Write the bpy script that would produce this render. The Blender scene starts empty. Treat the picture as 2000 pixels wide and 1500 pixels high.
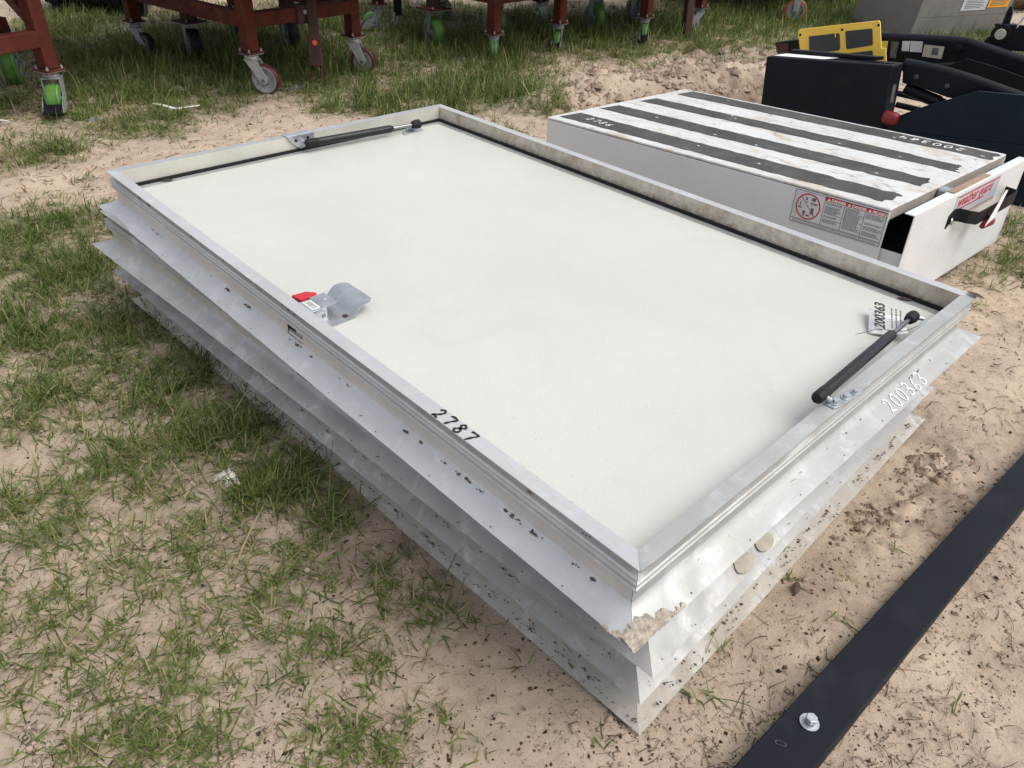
import bpy, bmesh, math, random
import numpy as np
from mathutils import Vector, Matrix

rng = np.random.default_rng(7)
random.seed(7)
scene = bpy.context.scene
COL = scene.collection

# ------------------------------------------------------------------ camera
cam_data = bpy.data.cameras.new('camera')
cam = bpy.data.objects.new('camera', cam_data)
COL.objects.link(cam)
cam_data.sensor_fit = 'HORIZONTAL'
cam_data.sensor_width = 36.0
cam_data.lens = 26.3423
cam_data.clip_start = 0.05
cam_data.clip_end = 500.0
_r = Vector((0.9989, 0.0273, 0.0388))
_d = Vector((0.0475, -0.5746, -0.8171))
_f = Vector((-0.0, 0.818, -0.5752))
cam.matrix_world = Matrix(((_r.x, -_d.x, -_f.x, 0.0), (_r.y, -_d.y, -_f.y, 0.0), (_r.z, -_d.z, -_f.z, 1.55), (0, 0, 0, 1)))
scene.camera = cam

# ------------------------------------------------------------------ world, sun, exposure
SUN_EL, SUN_AZ = 56.0, 108.0          # azimuth clockwise from +Y: the sun stands right of and a little behind the viewer
world = bpy.data.worlds.new('World')
scene.world = world
world.use_nodes = True
wn = world.node_tree.nodes
wl = world.node_tree.links
sky = wn.new('ShaderNodeTexSky')
sky.sky_type = 'NISHITA'
sky.sun_disc = False
sky.sun_elevation = math.radians(SUN_EL)
sky.sun_rotation = math.radians(SUN_AZ)
sky.air_density = 1.0
sky.dust_density = 6.0
sky.ozone_density = 1.0
wn['Background'].inputs['Strength'].default_value = 0.125
# bright overcast: the clear sky's blue is mostly hidden by an even pale cloud layer
cloud = wn.new('ShaderNodeMix')
cloud.data_type = 'RGBA'
cloud.inputs['Factor'].default_value = 0.82
wl.new(sky.outputs[0], cloud.inputs['A'])
cloud.inputs['B'].default_value = (4.2, 4.4, 4.72, 1)
wl.new(cloud.outputs['Result'], wn['Background'].inputs['Color'])
sun_data = bpy.data.lights.new('sun', 'SUN')
sun = bpy.data.objects.new('sun', sun_data)
COL.objects.link(sun)
sun_data.energy = 1.95
sun_data.angle = math.radians(50)
sun_data.color = (1.0, 0.97, 0.92)
az, el = math.radians(SUN_AZ), math.radians(SUN_EL)
sdir = Vector((math.sin(az) * math.cos(el), math.cos(az) * math.cos(el), math.sin(el)))
sun.rotation_euler = (-sdir).to_track_quat('-Z', 'Y').to_euler()
scene.view_settings.view_transform = 'Standard'
scene.view_settings.look = 'None'
scene.view_settings.exposure = 0.48
scene.view_settings.gamma = 1.0
scene.view_settings.use_curve_mapping = False


# ------------------------------------------------------------------ noise
def _hash(ix, iy, seed):
    n = (ix.astype(np.int64) * 374761393 + iy.astype(np.int64) * 668265263 + seed * 974711) & 0xffffffff
    n = ((n ^ (n >> 13)) * 1274126177) & 0xffffffff
    n = n ^ (n >> 16)
    return (n & 0xffff) / 65535.0


def vnoise(x, y, seed=0):
    x = np.asarray(x, float); y = np.asarray(y, float)
    ix = np.floor(x); iy = np.floor(y)
    fx = x - ix; fy = y - iy
    fx = fx * fx * fx * (fx * (fx * 6 - 15) + 10); fy = fy * fy * fy * (fy * (fy * 6 - 15) + 10)
    a = _hash(ix, iy, seed); b = _hash(ix + 1, iy, seed); c = _hash(ix, iy + 1, seed); d = _hash(ix + 1, iy + 1, seed)
    return (a * (1 - fx) + b * fx) * (1 - fy) + (c * (1 - fx) + d * fx) * fy - 0.5


def fbm(x, y, seed=0, octv=3):
    s = 0; a = 1.0
    for k in range(octv):
        s = s + a * vnoise(x * 2 ** k + 17.3 * k, y * 2 ** k - 9.1 * k, seed + k)
        a *= 0.5
    return s


# ------------------------------------------------------------------ materials
class NT:
    def __init__(self, name):
        self.m = bpy.data.materials.new(name)
        self.m.use_nodes = True
        self.t = self.m.node_tree
        self.n = self.t.nodes
        self.b = self.n['Principled BSDF']
        self.tc = self.n.new('ShaderNodeTexCoord')

    def link(self, a, b):
        self.t.links.new(a, b)

    def noise(self, scale, detail=4, rough=0.55, vec=None, dist=0.0):
        n = self.n.new('ShaderNodeTexNoise')
        n.inputs['Scale'].default_value = scale
        n.inputs['Detail'].default_value = detail
        n.inputs['Roughness'].default_value = rough
        n.inputs['Distortion'].default_value = dist
        self.link(vec if vec is not None else self.tc.outputs['Object'], n.inputs['Vector'])
        return n.outputs['Fac']

    def scaled(self, sx, sy, sz):
        mp = self.n.new('ShaderNodeMapping')
        mp.inputs['Scale'].default_value = (sx, sy, sz)
        self.link(self.tc.outputs['Object'], mp.inputs['Vector'])
        return mp.outputs['Vector']

    def ramp(self, fac, stops):
        r = self.n.new('ShaderNodeValToRGB')
        e = r.color_ramp.elements
        while len(e) < len(stops):
            e.new(0.5)
        for k, (p, c) in enumerate(stops):
            e[k].position = p
            e[k].color = (c[0], c[1], c[2], 1) if isinstance(c, (tuple, list)) else (c, c, c, 1)
        self.link(fac, r.inputs['Fac'])
        return r.outputs['Color']

    def mix(self, fac, a, b):
        m = self.n.new('ShaderNodeMix')
        m.data_type = 'RGBA'
        for s, v in ((m.inputs['Factor'], fac), (m.inputs['A'], a), (m.inputs['B'], b)):
            if hasattr(v, 'type') and hasattr(v, 'is_linked'):
                self.link(v, s)
            elif isinstance(v, (tuple, list)):
                s.default_value = (v[0], v[1], v[2], 1)
            else:
                s.default_value = v
        return m.outputs['Result']

    def math(self, op, a, b):
        m = self.n.new('ShaderNodeMath')
        m.operation = op
        for s, v in ((m.inputs[0], a), (m.inputs[1], b)):
            if hasattr(v, 'is_linked'):
                self.link(v, s)
            else:
                s.default_value = v
        return m.outputs[0]

    def bump(self, h, strength=0.3, dist=0.01, prev=None):
        b = self.n.new('ShaderNodeBump')
        b.inputs['Strength'].default_value = strength
        b.inputs['Distance'].default_value = dist
        self.link(h, b.inputs['Height'])
        if prev is not None:
            self.link(prev, b.inputs['Normal'])
        return b.outputs['Normal']

    def out(self, col=None, rough=None, metal=None, nrm=None, spec=None):
        for key, v in (('Base Color', col), ('Roughness', rough), ('Metallic', metal), ('Normal', nrm), ('Specular IOR Level', spec)):
            if v is None:
                continue
            s = self.b.inputs[key]
            if hasattr(v, 'is_linked'):
                self.link(v, s)
            elif isinstance(v, (tuple, list)):
                s.default_value = (v[0], v[1], v[2], 1)
            else:
                s.default_value = v
        return self.m


MAT = {}


def mat_painted(name, col, rough=0.5, metal=0.0, var=0.12, dust=None, scale=6.0, bump=0.0, spec=None):
    m = NT(name)
    dark = tuple(c * (1 - var) for c in col)
    lite = tuple(min(1, c * (1 + var)) for c in col)
    c = m.ramp(m.noise(scale, 6), [(0.3, dark), (0.7, lite)])
    if dust:
        c = m.mix(m.ramp(m.noise(scale * 2.3, 8, 0.65), [(0.5, 0.0), (0.78, dust[1])]), c, dust[0])
    rr = m.ramp(m.noise(scale * 3, 5), [(0.3, max(0, rough - 0.1)), (0.7, min(1, rough + 0.1))])
    nrm = m.bump(m.noise(scale * 40, 3), bump, 0.002) if bump else None
    MAT[name] = m.out(c, rr, metal, nrm, spec)
    return MAT[name]


def mat_alu(name, base, metal, rough, dirt, spots, streak):
    m = NT(name)
    big = m.noise(3.0, 6)
    c = m.ramp(big, [(0.25, tuple(b * 0.86 for b in base)), (0.75, tuple(min(1, b * 1.08) for b in base))])
    # mill streaks along the rail
    st = m.noise(1.0, 4, 0.6, m.scaled(*streak))
    c = m.mix(m.ramp(st, [(0.35, 0.0), (0.8, 0.35)]), c, tuple(b * 0.74 for b in base))
    # pale oxide clouds
    c = m.mix(m.ramp(m.noise(14, 8, 0.65, dist=0.6), [(0.52, 0.0), (0.72, 0.45)]), c, (0.72, 0.73, 0.74))
    # grey scuffs and scratches dragged across the rail
    scv = m.scaled(*[90 if q_ > 10 and q_ < 80 and k_ < 2 else 14 for k_, q_ in enumerate(streak)])
    sc = m.math('MULTIPLY', m.ramp(m.noise(1.0, 5, 0.7, scv), [(0.57, 0.0), (0.66, 0.5)]), m.ramp(m.noise(3.2, 4), [(0.58, 0.0), (0.68, 1.0)]))
    c = m.mix(sc, c, tuple(b * 0.45 for b in base))
    dm = m.ramp(m.noise(5, 9, 0.72), [(0.5, 0.0), (0.75, dirt)])
    c = m.mix(dm, c, (0.33, 0.27, 0.2))
    sp = m.ramp(m.noise(95, 3, 0.5), [(0.70, 0.0), (0.735, spots)])
    patch = m.ramp(m.noise(4.5, 3), [(0.42, 0.0), (0.6, 1.0)])
    spm = m.math('MULTIPLY', sp, patch)
    c = m.mix(spm, c, (0.055, 0.03, 0.022))
    met = m.math('SUBTRACT', metal, m.math('MULTIPLY', m.math('MAXIMUM', dm, spm), metal))
    rr = m.ramp(m.noise(9, 6), [(0.3, rough - 0.08), (0.7, rough + 0.12)])
    nrm = m.bump(m.noise(60, 4), 0.08, 0.002)
    MAT[name] = m.out(c, rr, met, m.bump(m.noise(4, 3), 0.10, 0.012, nrm))
    return MAT[name]


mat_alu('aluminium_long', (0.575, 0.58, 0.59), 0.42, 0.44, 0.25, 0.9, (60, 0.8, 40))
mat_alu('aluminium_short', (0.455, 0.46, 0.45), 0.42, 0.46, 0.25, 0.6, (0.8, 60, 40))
mat_painted('aluminium_cream', (0.60, 0.585, 0.52), 0.45, 0.2, var=0.08, dust=((0.5, 0.47, 0.4), 0.5), scale=7)
mat_alu('aluminium_dull_shaded', (0.43, 0.43, 0.425), 0.40, 0.46, 0.4, 0.9, (60, 0.8, 40))  # dull metal; on the lower frames its darker base also paints in shade
mat_alu('aluminium_shaded', (0.34, 0.335, 0.325), 0.35, 0.5, 0.55, 1.0, (60, 0.8, 40))  # dirtier, with shade from the frames above put into the base colour
mat_alu('aluminium_grimy', (0.42, 0.39, 0.345), 0.2, 0.6, 0.9, 1.0, (30, 1.2, 30))


def mat_stained():
    m = NT('aluminium_stained')
    c = m.ramp(m.noise(4, 6), [(0.3, (0.52, 0.475, 0.395)), (0.7, (0.62, 0.59, 0.525))])
    c = m.mix(m.ramp(m.noise(16, 8, 0.7), [(0.42, 0.0), (0.66, 0.85)]), c, (0.34, 0.265, 0.185))
    # black mould spots gathered along the foot of the inner wall
    sep = m.n.new('ShaderNodeSeparateXYZ')
    m.link(m.tc.outputs['Object'], sep.inputs[0])
    low = m.n.new('ShaderNodeMapRange')
    low.inputs['From Min'].default_value = 0.137 - 0.015
    low.inputs['From Max'].default_value = 0.137 - 0.066
    m.link(sep.outputs['Z'], low.inputs['Value'])
    k = m.math('MULTIPLY', m.ramp(m.noise(60, 6, 0.72), [(0.46, 0.0), (0.56, 1.0)]), m.math('POWER', low.outputs[0], 1.7))
    k = m.math('MULTIPLY', k, m.ramp(m.noise(3.0, 2), [(0.36, 0.25), (0.52, 1.0)]))
    c = m.mix(k, c, (0.05, 0.032, 0.022))
    rust = m.ramp(m.noise(1.0, 4, 0.6, m.scaled(4, 34, 2)), [(0.66, 0.0), (0.74, 0.8)])
    c = m.mix(rust, c, (0.3, 0.15, 0.06))
    MAT['aluminium_stained'] = m.out(c, 0.55, 0.25)


mat_stained()


def mat_panel():
    m = NT('white_panel')
    c = m.ramp(m.noise(1.6, 7, 0.6), [(0.3, (0.530, 0.528, 0.490)), (0.7, (0.585, 0.581, 0.541))])
    c = m.mix(m.ramp(m.noise(3.5, 8, 0.7, dist=1.0), [(0.52, 0.0), (0.75, 0.45)]), c, (0.475, 0.485, 0.462))
    c = m.mix(m.math('MULTIPLY', m.ramp(m.noise(120, 2), [(0.685, 0.0), (0.71, 0.6)]), m.ramp(m.noise(2.2, 3), [(0.5, 0.0), (0.66, 1.0)])), c, (0.24, 0.205, 0.16))
    v = m.n.new('ShaderNodeTexVoronoi')
    v.inputs['Scale'].default_value = 130
    m.link(m.tc.outputs['Object'], v.inputs['Vector'])
    c = m.mix(m.ramp(m.noise(0.9, 9, 0.7, dist=2.0), [(0.55, 0.0), (0.68, 0.30)]), c, (0.49, 0.475, 0.41))
    nrm = m.bump(v.outputs['Distance'], 0.22, 0.002)
    nrm = m.bump(m.noise(260, 3), 0.2, 0.0012, nrm)
    nrm = m.bump(m.noise(1.3, 2), 0.15, 0.03, nrm)
    MAT['white_panel'] = m.out(c, 0.42, 0.0, nrm)


mat_panel()


def mat_ground():
    m = NT('sandy_ground')
    c = m.ramp(m.noise(5.0, 10, 0.62), [(0.28, (0.37, 0.28, 0.208)), (0.46, (0.525, 0.405, 0.305)), (0.72, (0.635, 0.508, 0.39))])
    c = m.mix(m.ramp(m.noise(1.1, 5), [(0.42, 0.0), (0.62, 0.6)]), c, (0.48, 0.395, 0.31))
    c = m.mix(m.ramp(m.noise(2.3, 8, 0.68, dist=0.8), [(0.56, 0.0), (0.72, 0.65)]), c, (0.34, 0.26, 0.2))
    c = m.mix(m.ramp(m.noise(9.0, 9, 0.72, dist=1.5), [(0.57, 0.0), (0.66, 0.65)]), c, (0.28, 0.215, 0.165))
    c = m.mix(m.ramp(m.noise(38, 7, 0.7), [(0.58, 0.0), (0.66, 0.7)]), c, (0.22, 0.165, 0.125))
    c = m.mix(m.ramp(m.noise(120, 4, 0.6), [(0.645, 0.0), (0.70, 0.8)]), c, (0.09, 0.065, 0.05))
    c = m.mix(m.ramp(m.noise(160, 3, 0.6), [(0.66, 0.0), (0.7, 0.6)]), c, (0.72, 0.62, 0.5))
    th = m.n.new('ShaderNodeAttribute')
    th.attribute_name = 'thatch'
    c = m.mix(m.math('MULTIPLY', th.outputs['Fac'], m.ramp(m.noise(16, 8, 0.75), [(0.38, 0.08), (0.56, 0.78)])), c, (0.25, 0.205, 0.14))
    at = m.n.new('ShaderNodeAttribute')
    at.attribute_name = 'damp'
    c = m.mix(at.outputs['Fac'], c, m.mix(0.7, c, (0.13, 0.09, 0.065)))
    nrm = m.bump(m.noise(22, 9, 0.75), 0.55, 0.025)
    nrm = m.bump(m.noise(130, 6, 0.75), 0.6, 0.006, nrm)
    MAT['sandy_ground'] = m.out(c, 0.95, 0.0, nrm, 0.15)


mat_ground()


def mat_grass():
    m = NT('grass_blade')
    at = m.n.new('ShaderNodeAttribute'); at.attribute_name = 'tone'
    c = m.ramp(at.outputs['Fac'], [(0.0, (0.035, 0.07, 0.012)), (0.42, (0.11, 0.16, 0.034)), (0.75, (0.215, 0.25, 0.07)), (0.86, (0.3, 0.27, 0.125)), (1.0, (0.44, 0.35, 0.2))])
    m.out(c, 0.6, 0.0, None, 0.3)
    tr = m.n.new('ShaderNodeBsdfTranslucent')
    m.link(c, tr.inputs['Color'])
    ad = m.n.new('ShaderNodeMixShader')
    ad.inputs[0].default_value = 0.3
    m.link(m.b.outputs[0], ad.inputs[1]); m.link(tr.outputs[0], ad.inputs[2])
    m.link(ad.outputs[0], m.n['Material Output'].inputs['Surface'])
    MAT['grass_blade'] = m.m


mat_grass()


def mat_debris():
    m = NT('plant_debris')
    at = m.n.new('ShaderNodeAttribute'); at.attribute_name = 'tone'
    c = m.ramp(at.outputs['Fac'], [(0.0, (0.025, 0.018, 0.014)), (0.4, (0.07, 0.042, 0.028)), (0.7, (0.16, 0.1, 0.06)), (0.88, (0.33, 0.24, 0.14)), (1.0, (0.5, 0.4, 0.25))])
    MAT['plant_debris'] = m.out(c, 0.85, 0.0, None, 0.2)


mat_debris()


def mat_drawer_white():
    m = NT('white_enamel')
    c = m.ramp(m.noise(2.5, 6), [(0.3, (0.66, 0.685, 0.70)), (0.7, (0.73, 0.745, 0.755))])
    c = m.mix(m.ramp(m.noise(30, 5, 0.6), [(0.68, 0.0), (0.74, 0.6)]), c, (0.34, 0.27, 0.2))
    MAT['white_enamel'] = m.out(c, m.ramp(m.noise(10, 4), [(0.3, 0.26), (0.7, 0.42)]), 0.0)
    m = NT('muddy_enamel')
    c = m.ramp(m.noise(2.5, 6), [(0.3, (0.60, 0.61, 0.61)), (0.7, (0.67, 0.675, 0.675))])
    stv = m.scaled(3.4, 6.5, 1)
    c = m.mix(m.ramp(m.noise(1.0, 8, 0.7, stv, 1.2), [(0.50, 0.0), (0.62, 0.7)]), c, (0.50, 0.41, 0.29))
    c = m.mix(m.ramp(m.noise(1.6, 9, 0.75, stv, 1.6), [(0.555, 0.0), (0.655, 0.85)]), c, (0.24, 0.18, 0.12))
    MAT['muddy_enamel'] = m.out(c, 0.42, 0.0)
    m = NT('grip_tape_black')
    c = m.ramp(m.noise(5, 8, 0.65), [(0.3, (0.034, 0.036, 0.038)), (0.58, (0.068, 0.067, 0.065)), (0.8, (0.16, 0.14, 0.115))])
    c = m.mix(m.ramp(m.noise(2.0, 8, 0.72, dist=1.4), [(0.52, 0.0), (0.7, 0.6)]), c, (0.16, 0.14, 0.115))
    MAT['grip_tape_black'] = m.out(c, 0.85, 0.0, m.bump(m.noise(500, 2), 0.5, 0.001))


mat_drawer_white()

mat_painted('black_rubber', (0.010, 0.010, 0.012), 0.6, var=0.3, spec=0.3)
mat_painted('strut_black', (0.008, 0.009, 0.012), 0.38, var=0.25, dust=((0.05, 0.048, 0.045), 0.35), scale=20, spec=0.4)
mat_painted('rod_steel', (0.3, 0.3, 0.31), 0.25, 0.9)
mat_painted('zinc_plate', (0.50, 0.53, 0.56), 0.36, 0.75, var=0.16, scale=30)
mat_painted('latch_zinc', (0.44, 0.46, 0.48), 0.36, 0.72, var=0.16, scale=25)
mat_painted('red_plastic', (0.55, 0.015, 0.025), 0.35)
mat_painted('dark_red_plastic', (0.16, 0.006, 0.012), 0.35)
mat_painted('white_paper', (0.78, 0.78, 0.79), 0.7, var=0.03)
mat_painted('black_ink', (0.012, 0.012, 0.014), 0.6)
mat_painted('grey_ink', (0.12, 0.12, 0.125), 0.7)
mat_painted('red_ink', (0.50, 0.02, 0.03), 0.5)
mat_painted('white_chalk', (0.85, 0.86, 0.86), 0.8)
mat_painted('rust_paint', (0.082, 0.018, 0.0095), 0.72, var=0.35, dust=((0.12, 0.042, 0.022), 0.5), scale=9, bump=0.25, spec=0.2)
mat_painted('rust_dark', (0.05, 0.018, 0.013), 0.8, var=0.35, scale=14, bump=0.3)
mat_painted('caster_steel', (0.30, 0.32, 0.33), 0.46, 0.5, var=0.2, dust=((0.3, 0.26, 0.2), 0.5), scale=18)
mat_painted('caster_mid', (0.30, 0.31, 0.315), 0.5, 0.2, var=0.2, dust=((0.22, 0.19, 0.15), 0.5), scale=20)
mat_painted('caster_bright', (0.46, 0.47, 0.46), 0.45, 0.35, var=0.15, dust=((0.3, 0.26, 0.2), 0.4), scale=18)
mat_painted('caster_grey', (0.2, 0.215, 0.23), 0.5, 0.2, var=0.2, dust=((0.25, 0.2, 0.15), 0.5), scale=20)
mat_painted('green_urethane', (0.075, 0.21, 0.03), 0.45, var=0.25, dust=((0.22, 0.26, 0.12), 0.5), scale=16)
mat_painted('maroon_urethane', (0.085, 0.008, 0.013), 0.42, var=0.2, dust=((0.3, 0.24, 0.18), 0.3), scale=20)
mat_painted('orange_urethane', (0.28, 0.085, 0.028), 0.5, var=0.2)
mat_painted('navy_steel', (0.003, 0.0048, 0.0095), 0.5, var=0.2, dust=((0.012, 0.013, 0.016), 0.4), scale=5, spec=0.2)
mat_painted('navy_plate', (0.003, 0.011, 0.02), 0.5, var=0.15, dust=((0.015, 0.025, 0.035), 0.35), scale=4, spec=0.2)
def mat_bar():
    m = NT('bar_navy')
    c = m.ramp(m.noise(7, 6), [(0.3, (0.0048, 0.007, 0.013)), (0.7, (0.0065, 0.0095, 0.017))])
    c = m.mix(m.ramp(m.noise(4, 9, 0.7), [(0.5, 0.0), (0.75, 0.5)]), c, (0.03, 0.033, 0.04))
    sc = m.math('MULTIPLY', m.ramp(m.noise(1.0, 4, 0.7, m.scaled(9, 160, 9)), [(0.62, 0.0), (0.7, 0.5)]), m.ramp(m.noise(5, 3), [(0.52, 0.0), (0.62, 1.0)]))
    c = m.mix(sc, c, (0.07, 0.075, 0.085))
    c = m.mix(m.math('MULTIPLY', m.ramp(m.noise(210, 2), [(0.70, 0.0), (0.74, 0.5)]), m.ramp(m.noise(6, 3), [(0.55, 0.0), (0.68, 1.0)])), c, (0.14, 0.115, 0.09))
    MAT['bar_navy'] = m.out(c, m.ramp(m.noise(9, 5), [(0.3, 0.5), (0.7, 0.68)]), 0.0, m.bump(m.noise(260, 3), 0.05, 0.002), 0.2)


mat_bar()
mat_painted('scraped_navy', (0.035, 0.04, 0.05), 0.5)
mat_painted('label_white', (0.62, 0.63, 0.645), 0.5)
mat_painted('yellow_paint', (0.98, 0.63, 0.09), 0.45, var=0.05, dust=((0.6, 0.4, 0.15), 0.4), scale=8)
mat_painted('window_grey', (0.045, 0.048, 0.054), 0.5)
mat_painted('cabinet_steel', (0.20, 0.195, 0.19), 0.5, 0.35, var=0.14, dust=((0.30, 0.27, 0.23), 0.5), scale=4)
mat_painted('orange_sticker', (0.75, 0.32, 0.01), 0.5)
mat_painted('sticker_pale', (0.5, 0.52, 0.56), 0.5)
mat_painted('sticker_beige', (0.42, 0.40, 0.33), 0.5)
mat_painted('sticker_grey', (0.09, 0.095, 0.1), 0.5, var=0.5, scale=60)
mat_painted('yellow_sticker', (0.62, 0.58, 0.12), 0.5)
mat_painted('mud', (0.50, 0.43, 0.35), 0.95, var=0.45, dust=((0.66, 0.6, 0.52), 0.8), scale=55, bump=0.9)
mat_painted('mud_brown', (0.13, 0.08, 0.055), 0.95, var=0.4, scale=60, bump=0.6)
mat_painted('dry_mud', (0.44, 0.40, 0.32), 0.8, var=0.15, scale=30)
mat_painted('foam_white', (0.74, 0.70, 0.62), 0.8, var=0.1, scale=60)
mat_painted('straw', (0.22, 0.15, 0.08), 0.9, var=0.4, scale=12, bump=0.5)
mat_painted('wood_edge', (0.33, 0.22, 0.15), 0.75, var=0.2, scale=15)
mat_painted('dark_machine', (0.006, 0.006, 0.008), 0.6, spec=0.2)
mat_painted('orange_dot', (0.75, 0.1, 0.04), 0.5)
mat_painted('leaf_brown', (0.085, 0.05, 0.04), 0.7, var=0.3, scale=40)


# ------------------------------------------------------------------ mesh helpers
class MB:
    def __init__(self):
        self.v = []
        self.f = []

    def add(self, vs, fs):
        o = len(self.v)
        self.v += [tuple(p) for p in vs]
        self.f += [tuple(i + o for i in q) for q in fs]
        return self

    def hexa(self, lo, hi):
        """lo, hi: four corners each, same winding"""
        return self.add(list(lo) + list(hi), [(3, 2, 1, 0), (4, 5, 6, 7)] + [(k, (k + 1) % 4, 4 + (k + 1) % 4, 4 + k) for k in range(4)])

    def box(self, c, s, R=None):
        pts = []
        for z in (-1, 1):
            for x, y in ((-1, -1), (1, -1), (1, 1), (-1, 1)):
                p = Vector((x * s[0] / 2, y * s[1] / 2, z * s[2] / 2))
                if R is not None:
                    p = R @ p
                pts.append(p + Vector(c))
        return self.hexa(pts[:4], pts[4:])

    def prism(self, poly, d):
        """closed polygon of 3-D points pushed along vector d"""
        n = len(poly)
        a = [Vector(p) for p in poly]
        b = [p + Vector(d) for p in a]
        return self.add(a + b, [tuple(range(n))[::-1], tuple(range(n, 2 * n))] + [(k, (k + 1) % n, n + (k + 1) % n, n + k) for k in range(n)])

    def tube(self, path, r, n=12, cap=True):
        P = [Vector(p) for p in path]
        rad = r if isinstance(r, (list, tuple)) else [r] * len(P)
        rings = []
        up = None
        for i, p in enumerate(P):
            t = (P[min(i + 1, len(P) - 1)] - P[max(i - 1, 0)]).normalized()
            if up is None:
                up = t.orthogonal().normalized()
            up = (up - t * up.dot(t)).normalized()
            s = t.cross(up)
            rings.append([p + (up * math.cos(2 * math.pi * k / n) + s * math.sin(2 * math.pi * k / n)) * rad[i] for k in range(n)])
        vs = [q for R in rings for q in R]
        fs = []
        for i in range(len(P) - 1):
            for k in range(n):
                fs.append((i * n + k, i * n + (k + 1) % n, (i + 1) * n + (k + 1) % n, (i + 1) * n + k))
        if cap:
            fs.append(tuple(range(n))[::-1])
            fs.append(tuple(range((len(P) - 1) * n, len(P) * n)))
        return self.add(vs, fs)

    def lathe(self, c, axis, prof, n=28):
        """prof: list of (along axis, radius), closed loop if first == last"""
        ax = Vector(axis).normalized()
        u = ax.orthogonal().normalized()
        w = ax.cross(u)
        vs = []
        for a, r in prof:
            for k in range(n):
                an = 2 * math.pi * k / n
                vs.append(Vector(c) + ax * a + (u * math.cos(an) + w * math.sin(an)) * r)
        fs = []
        for i in range(len(prof) - 1):
            for k in range(n):
                fs.append((i * n + k, i * n + (k + 1) % n, (i + 1) * n + (k + 1) % n, (i + 1) * n + k))
        return self.add(vs, fs)

    def build(self, name, mat, parent=None, org=(0, 0, 0), bevel=0.0, smooth=False, angle=None):
        me = bpy.data.meshes.new(name)
        o3 = Vector(org)
        me.from_pydata([tuple(Vector(p) - o3) for p in self.v], [], self.f)
        me.validate()
        bm = bmesh.new()
        bm.from_mesh(me)
        bmesh.ops.recalc_face_normals(bm, faces=bm.faces)
        bm.to_mesh(me)
        bm.free()
        ob = bpy.data.objects.new(name, me)
        COL.objects.link(ob)
        if mat:
            me.materials.append(MAT[mat])
        if parent is not None:
            ob.parent = parent
        if smooth:
            me.polygons.foreach_set('use_smooth', [True] * len(me.polygons))
            if angle:
                me.set_sharp_from_angle(angle=math.radians(angle))
        if bevel:
            b = ob.modifiers.new('bevel', 'BEVEL')
            b.width = bevel
            b.segments = 2
            b.limit_method = 'ANGLE'
        return ob


def tag(o, label, cat, group=None, kind=None):
    if label:
        o['label'] = label
    if cat:
        o['category'] = cat
    if group:
        o['group'] = group
    if kind:
        o['kind'] = kind
    return o


def thing(name, loc, label, cat, group=None, mat=None):
    o = bpy.data.objects.new(name, None)
    o.empty_display_size = 0.05
    COL.objects.link(o)
    if mat is not None:
        o.matrix_world = mat
    else:
        o.location = loc
    return tag(o, label, cat, group)


def text(body, size, mat, parent, origin, xdir, ydir, name='lettering', bold=0.0, shear=0.0, align='LEFT'):
    cu = bpy.data.curves.new(name, 'FONT')
    cu.body = body
    cu.size = size
    cu.offset = bold
    cu.extrude = 0.0003
    cu.shear = shear
    cu.align_x = align
    cu.resolution_u = 3
    x = Vector(xdir).normalized(); y = Vector(ydir)
    y = (y - x * y.dot(x)).normalized(); z = x.cross(y)
    ob = bpy.data.objects.new(name, cu)
    COL.objects.link(ob)
    cu.materials.append(MAT[mat])
    ob.parent = parent
    o = Vector(origin)
    me = bpy.data.meshes.new_from_object(ob)
    bpy.data.objects.remove(ob)
    ob = bpy.data.objects.new(name, me)
    COL.objects.link(ob)
    ob.parent = parent
    if not me.materials:
        me.materials.append(MAT[mat])
    ob.matrix_local = Matrix(((x.x, y.x, z.x, o.x), (x.y, y.y, z.y, o.y), (x.z, y.z, z.z, o.z), (0, 0, 0, 1)))
    return ob


DIGITS = {
    '0': [[(.3, 1), (.08, .8), (.02, .45), (.14, .08), (.34, .02), (.52, .25), (.55, .62), (.42, .95), (.25, .98)]],
    '2': [[(.05, .78), (.2, .98), (.42, .95), (.5, .72), (.36, .42), (.1, .12), (.02, .05), (.2, .12), (.56, .0)]],
    '3': [[(.05, .92), (.3, 1.), (.5, .82), (.4, .6), (.2, .52), (.46, .44), (.54, .2), (.34, .0), (.03, .08)]],
    '4': [[(.1, 1.), (.04, .5), (.5, .48)], [(.5, .95), (.42, .0)]],
    '6': [[(.45, .98), (.18, .62), (.06, .25), (.2, .02), (.44, .06), (.5, .3), (.3, .44), (.1, .3)]],
    '7': [[(.04, .86), (.06, .97), (.56, .96), (.4, .5), (.22, .0)]],
    '8': [[(.5, .86), (.3, 1.), (.1, .84), (.24, .6), (.5, .3), (.4, .04), (.16, .02), (.04, .22), (.24, .5), (.5, .72), (.54, .9)]],
}


def smooth_line(pts, n=6):
    P = [np.array(p, float) for p in pts]
    out = []
    for i in range(len(P) - 1):
        p0 = P[max(i - 1, 0)]; p1 = P[i]; p2 = P[i + 1]; p3 = P[min(i + 2, len(P) - 1)]
        for k in range(n):
            t = k / n
            out.append(0.5 * ((2 * p1) + (-p0 + p2) * t + (2 * p0 - 5 * p1 + 4 * p2 - p3) * t ** 2 + (-p0 + 3 * p1 - 3 * p2 + p3) * t ** 3))
    out.append(P[-1])
    return out


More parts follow.
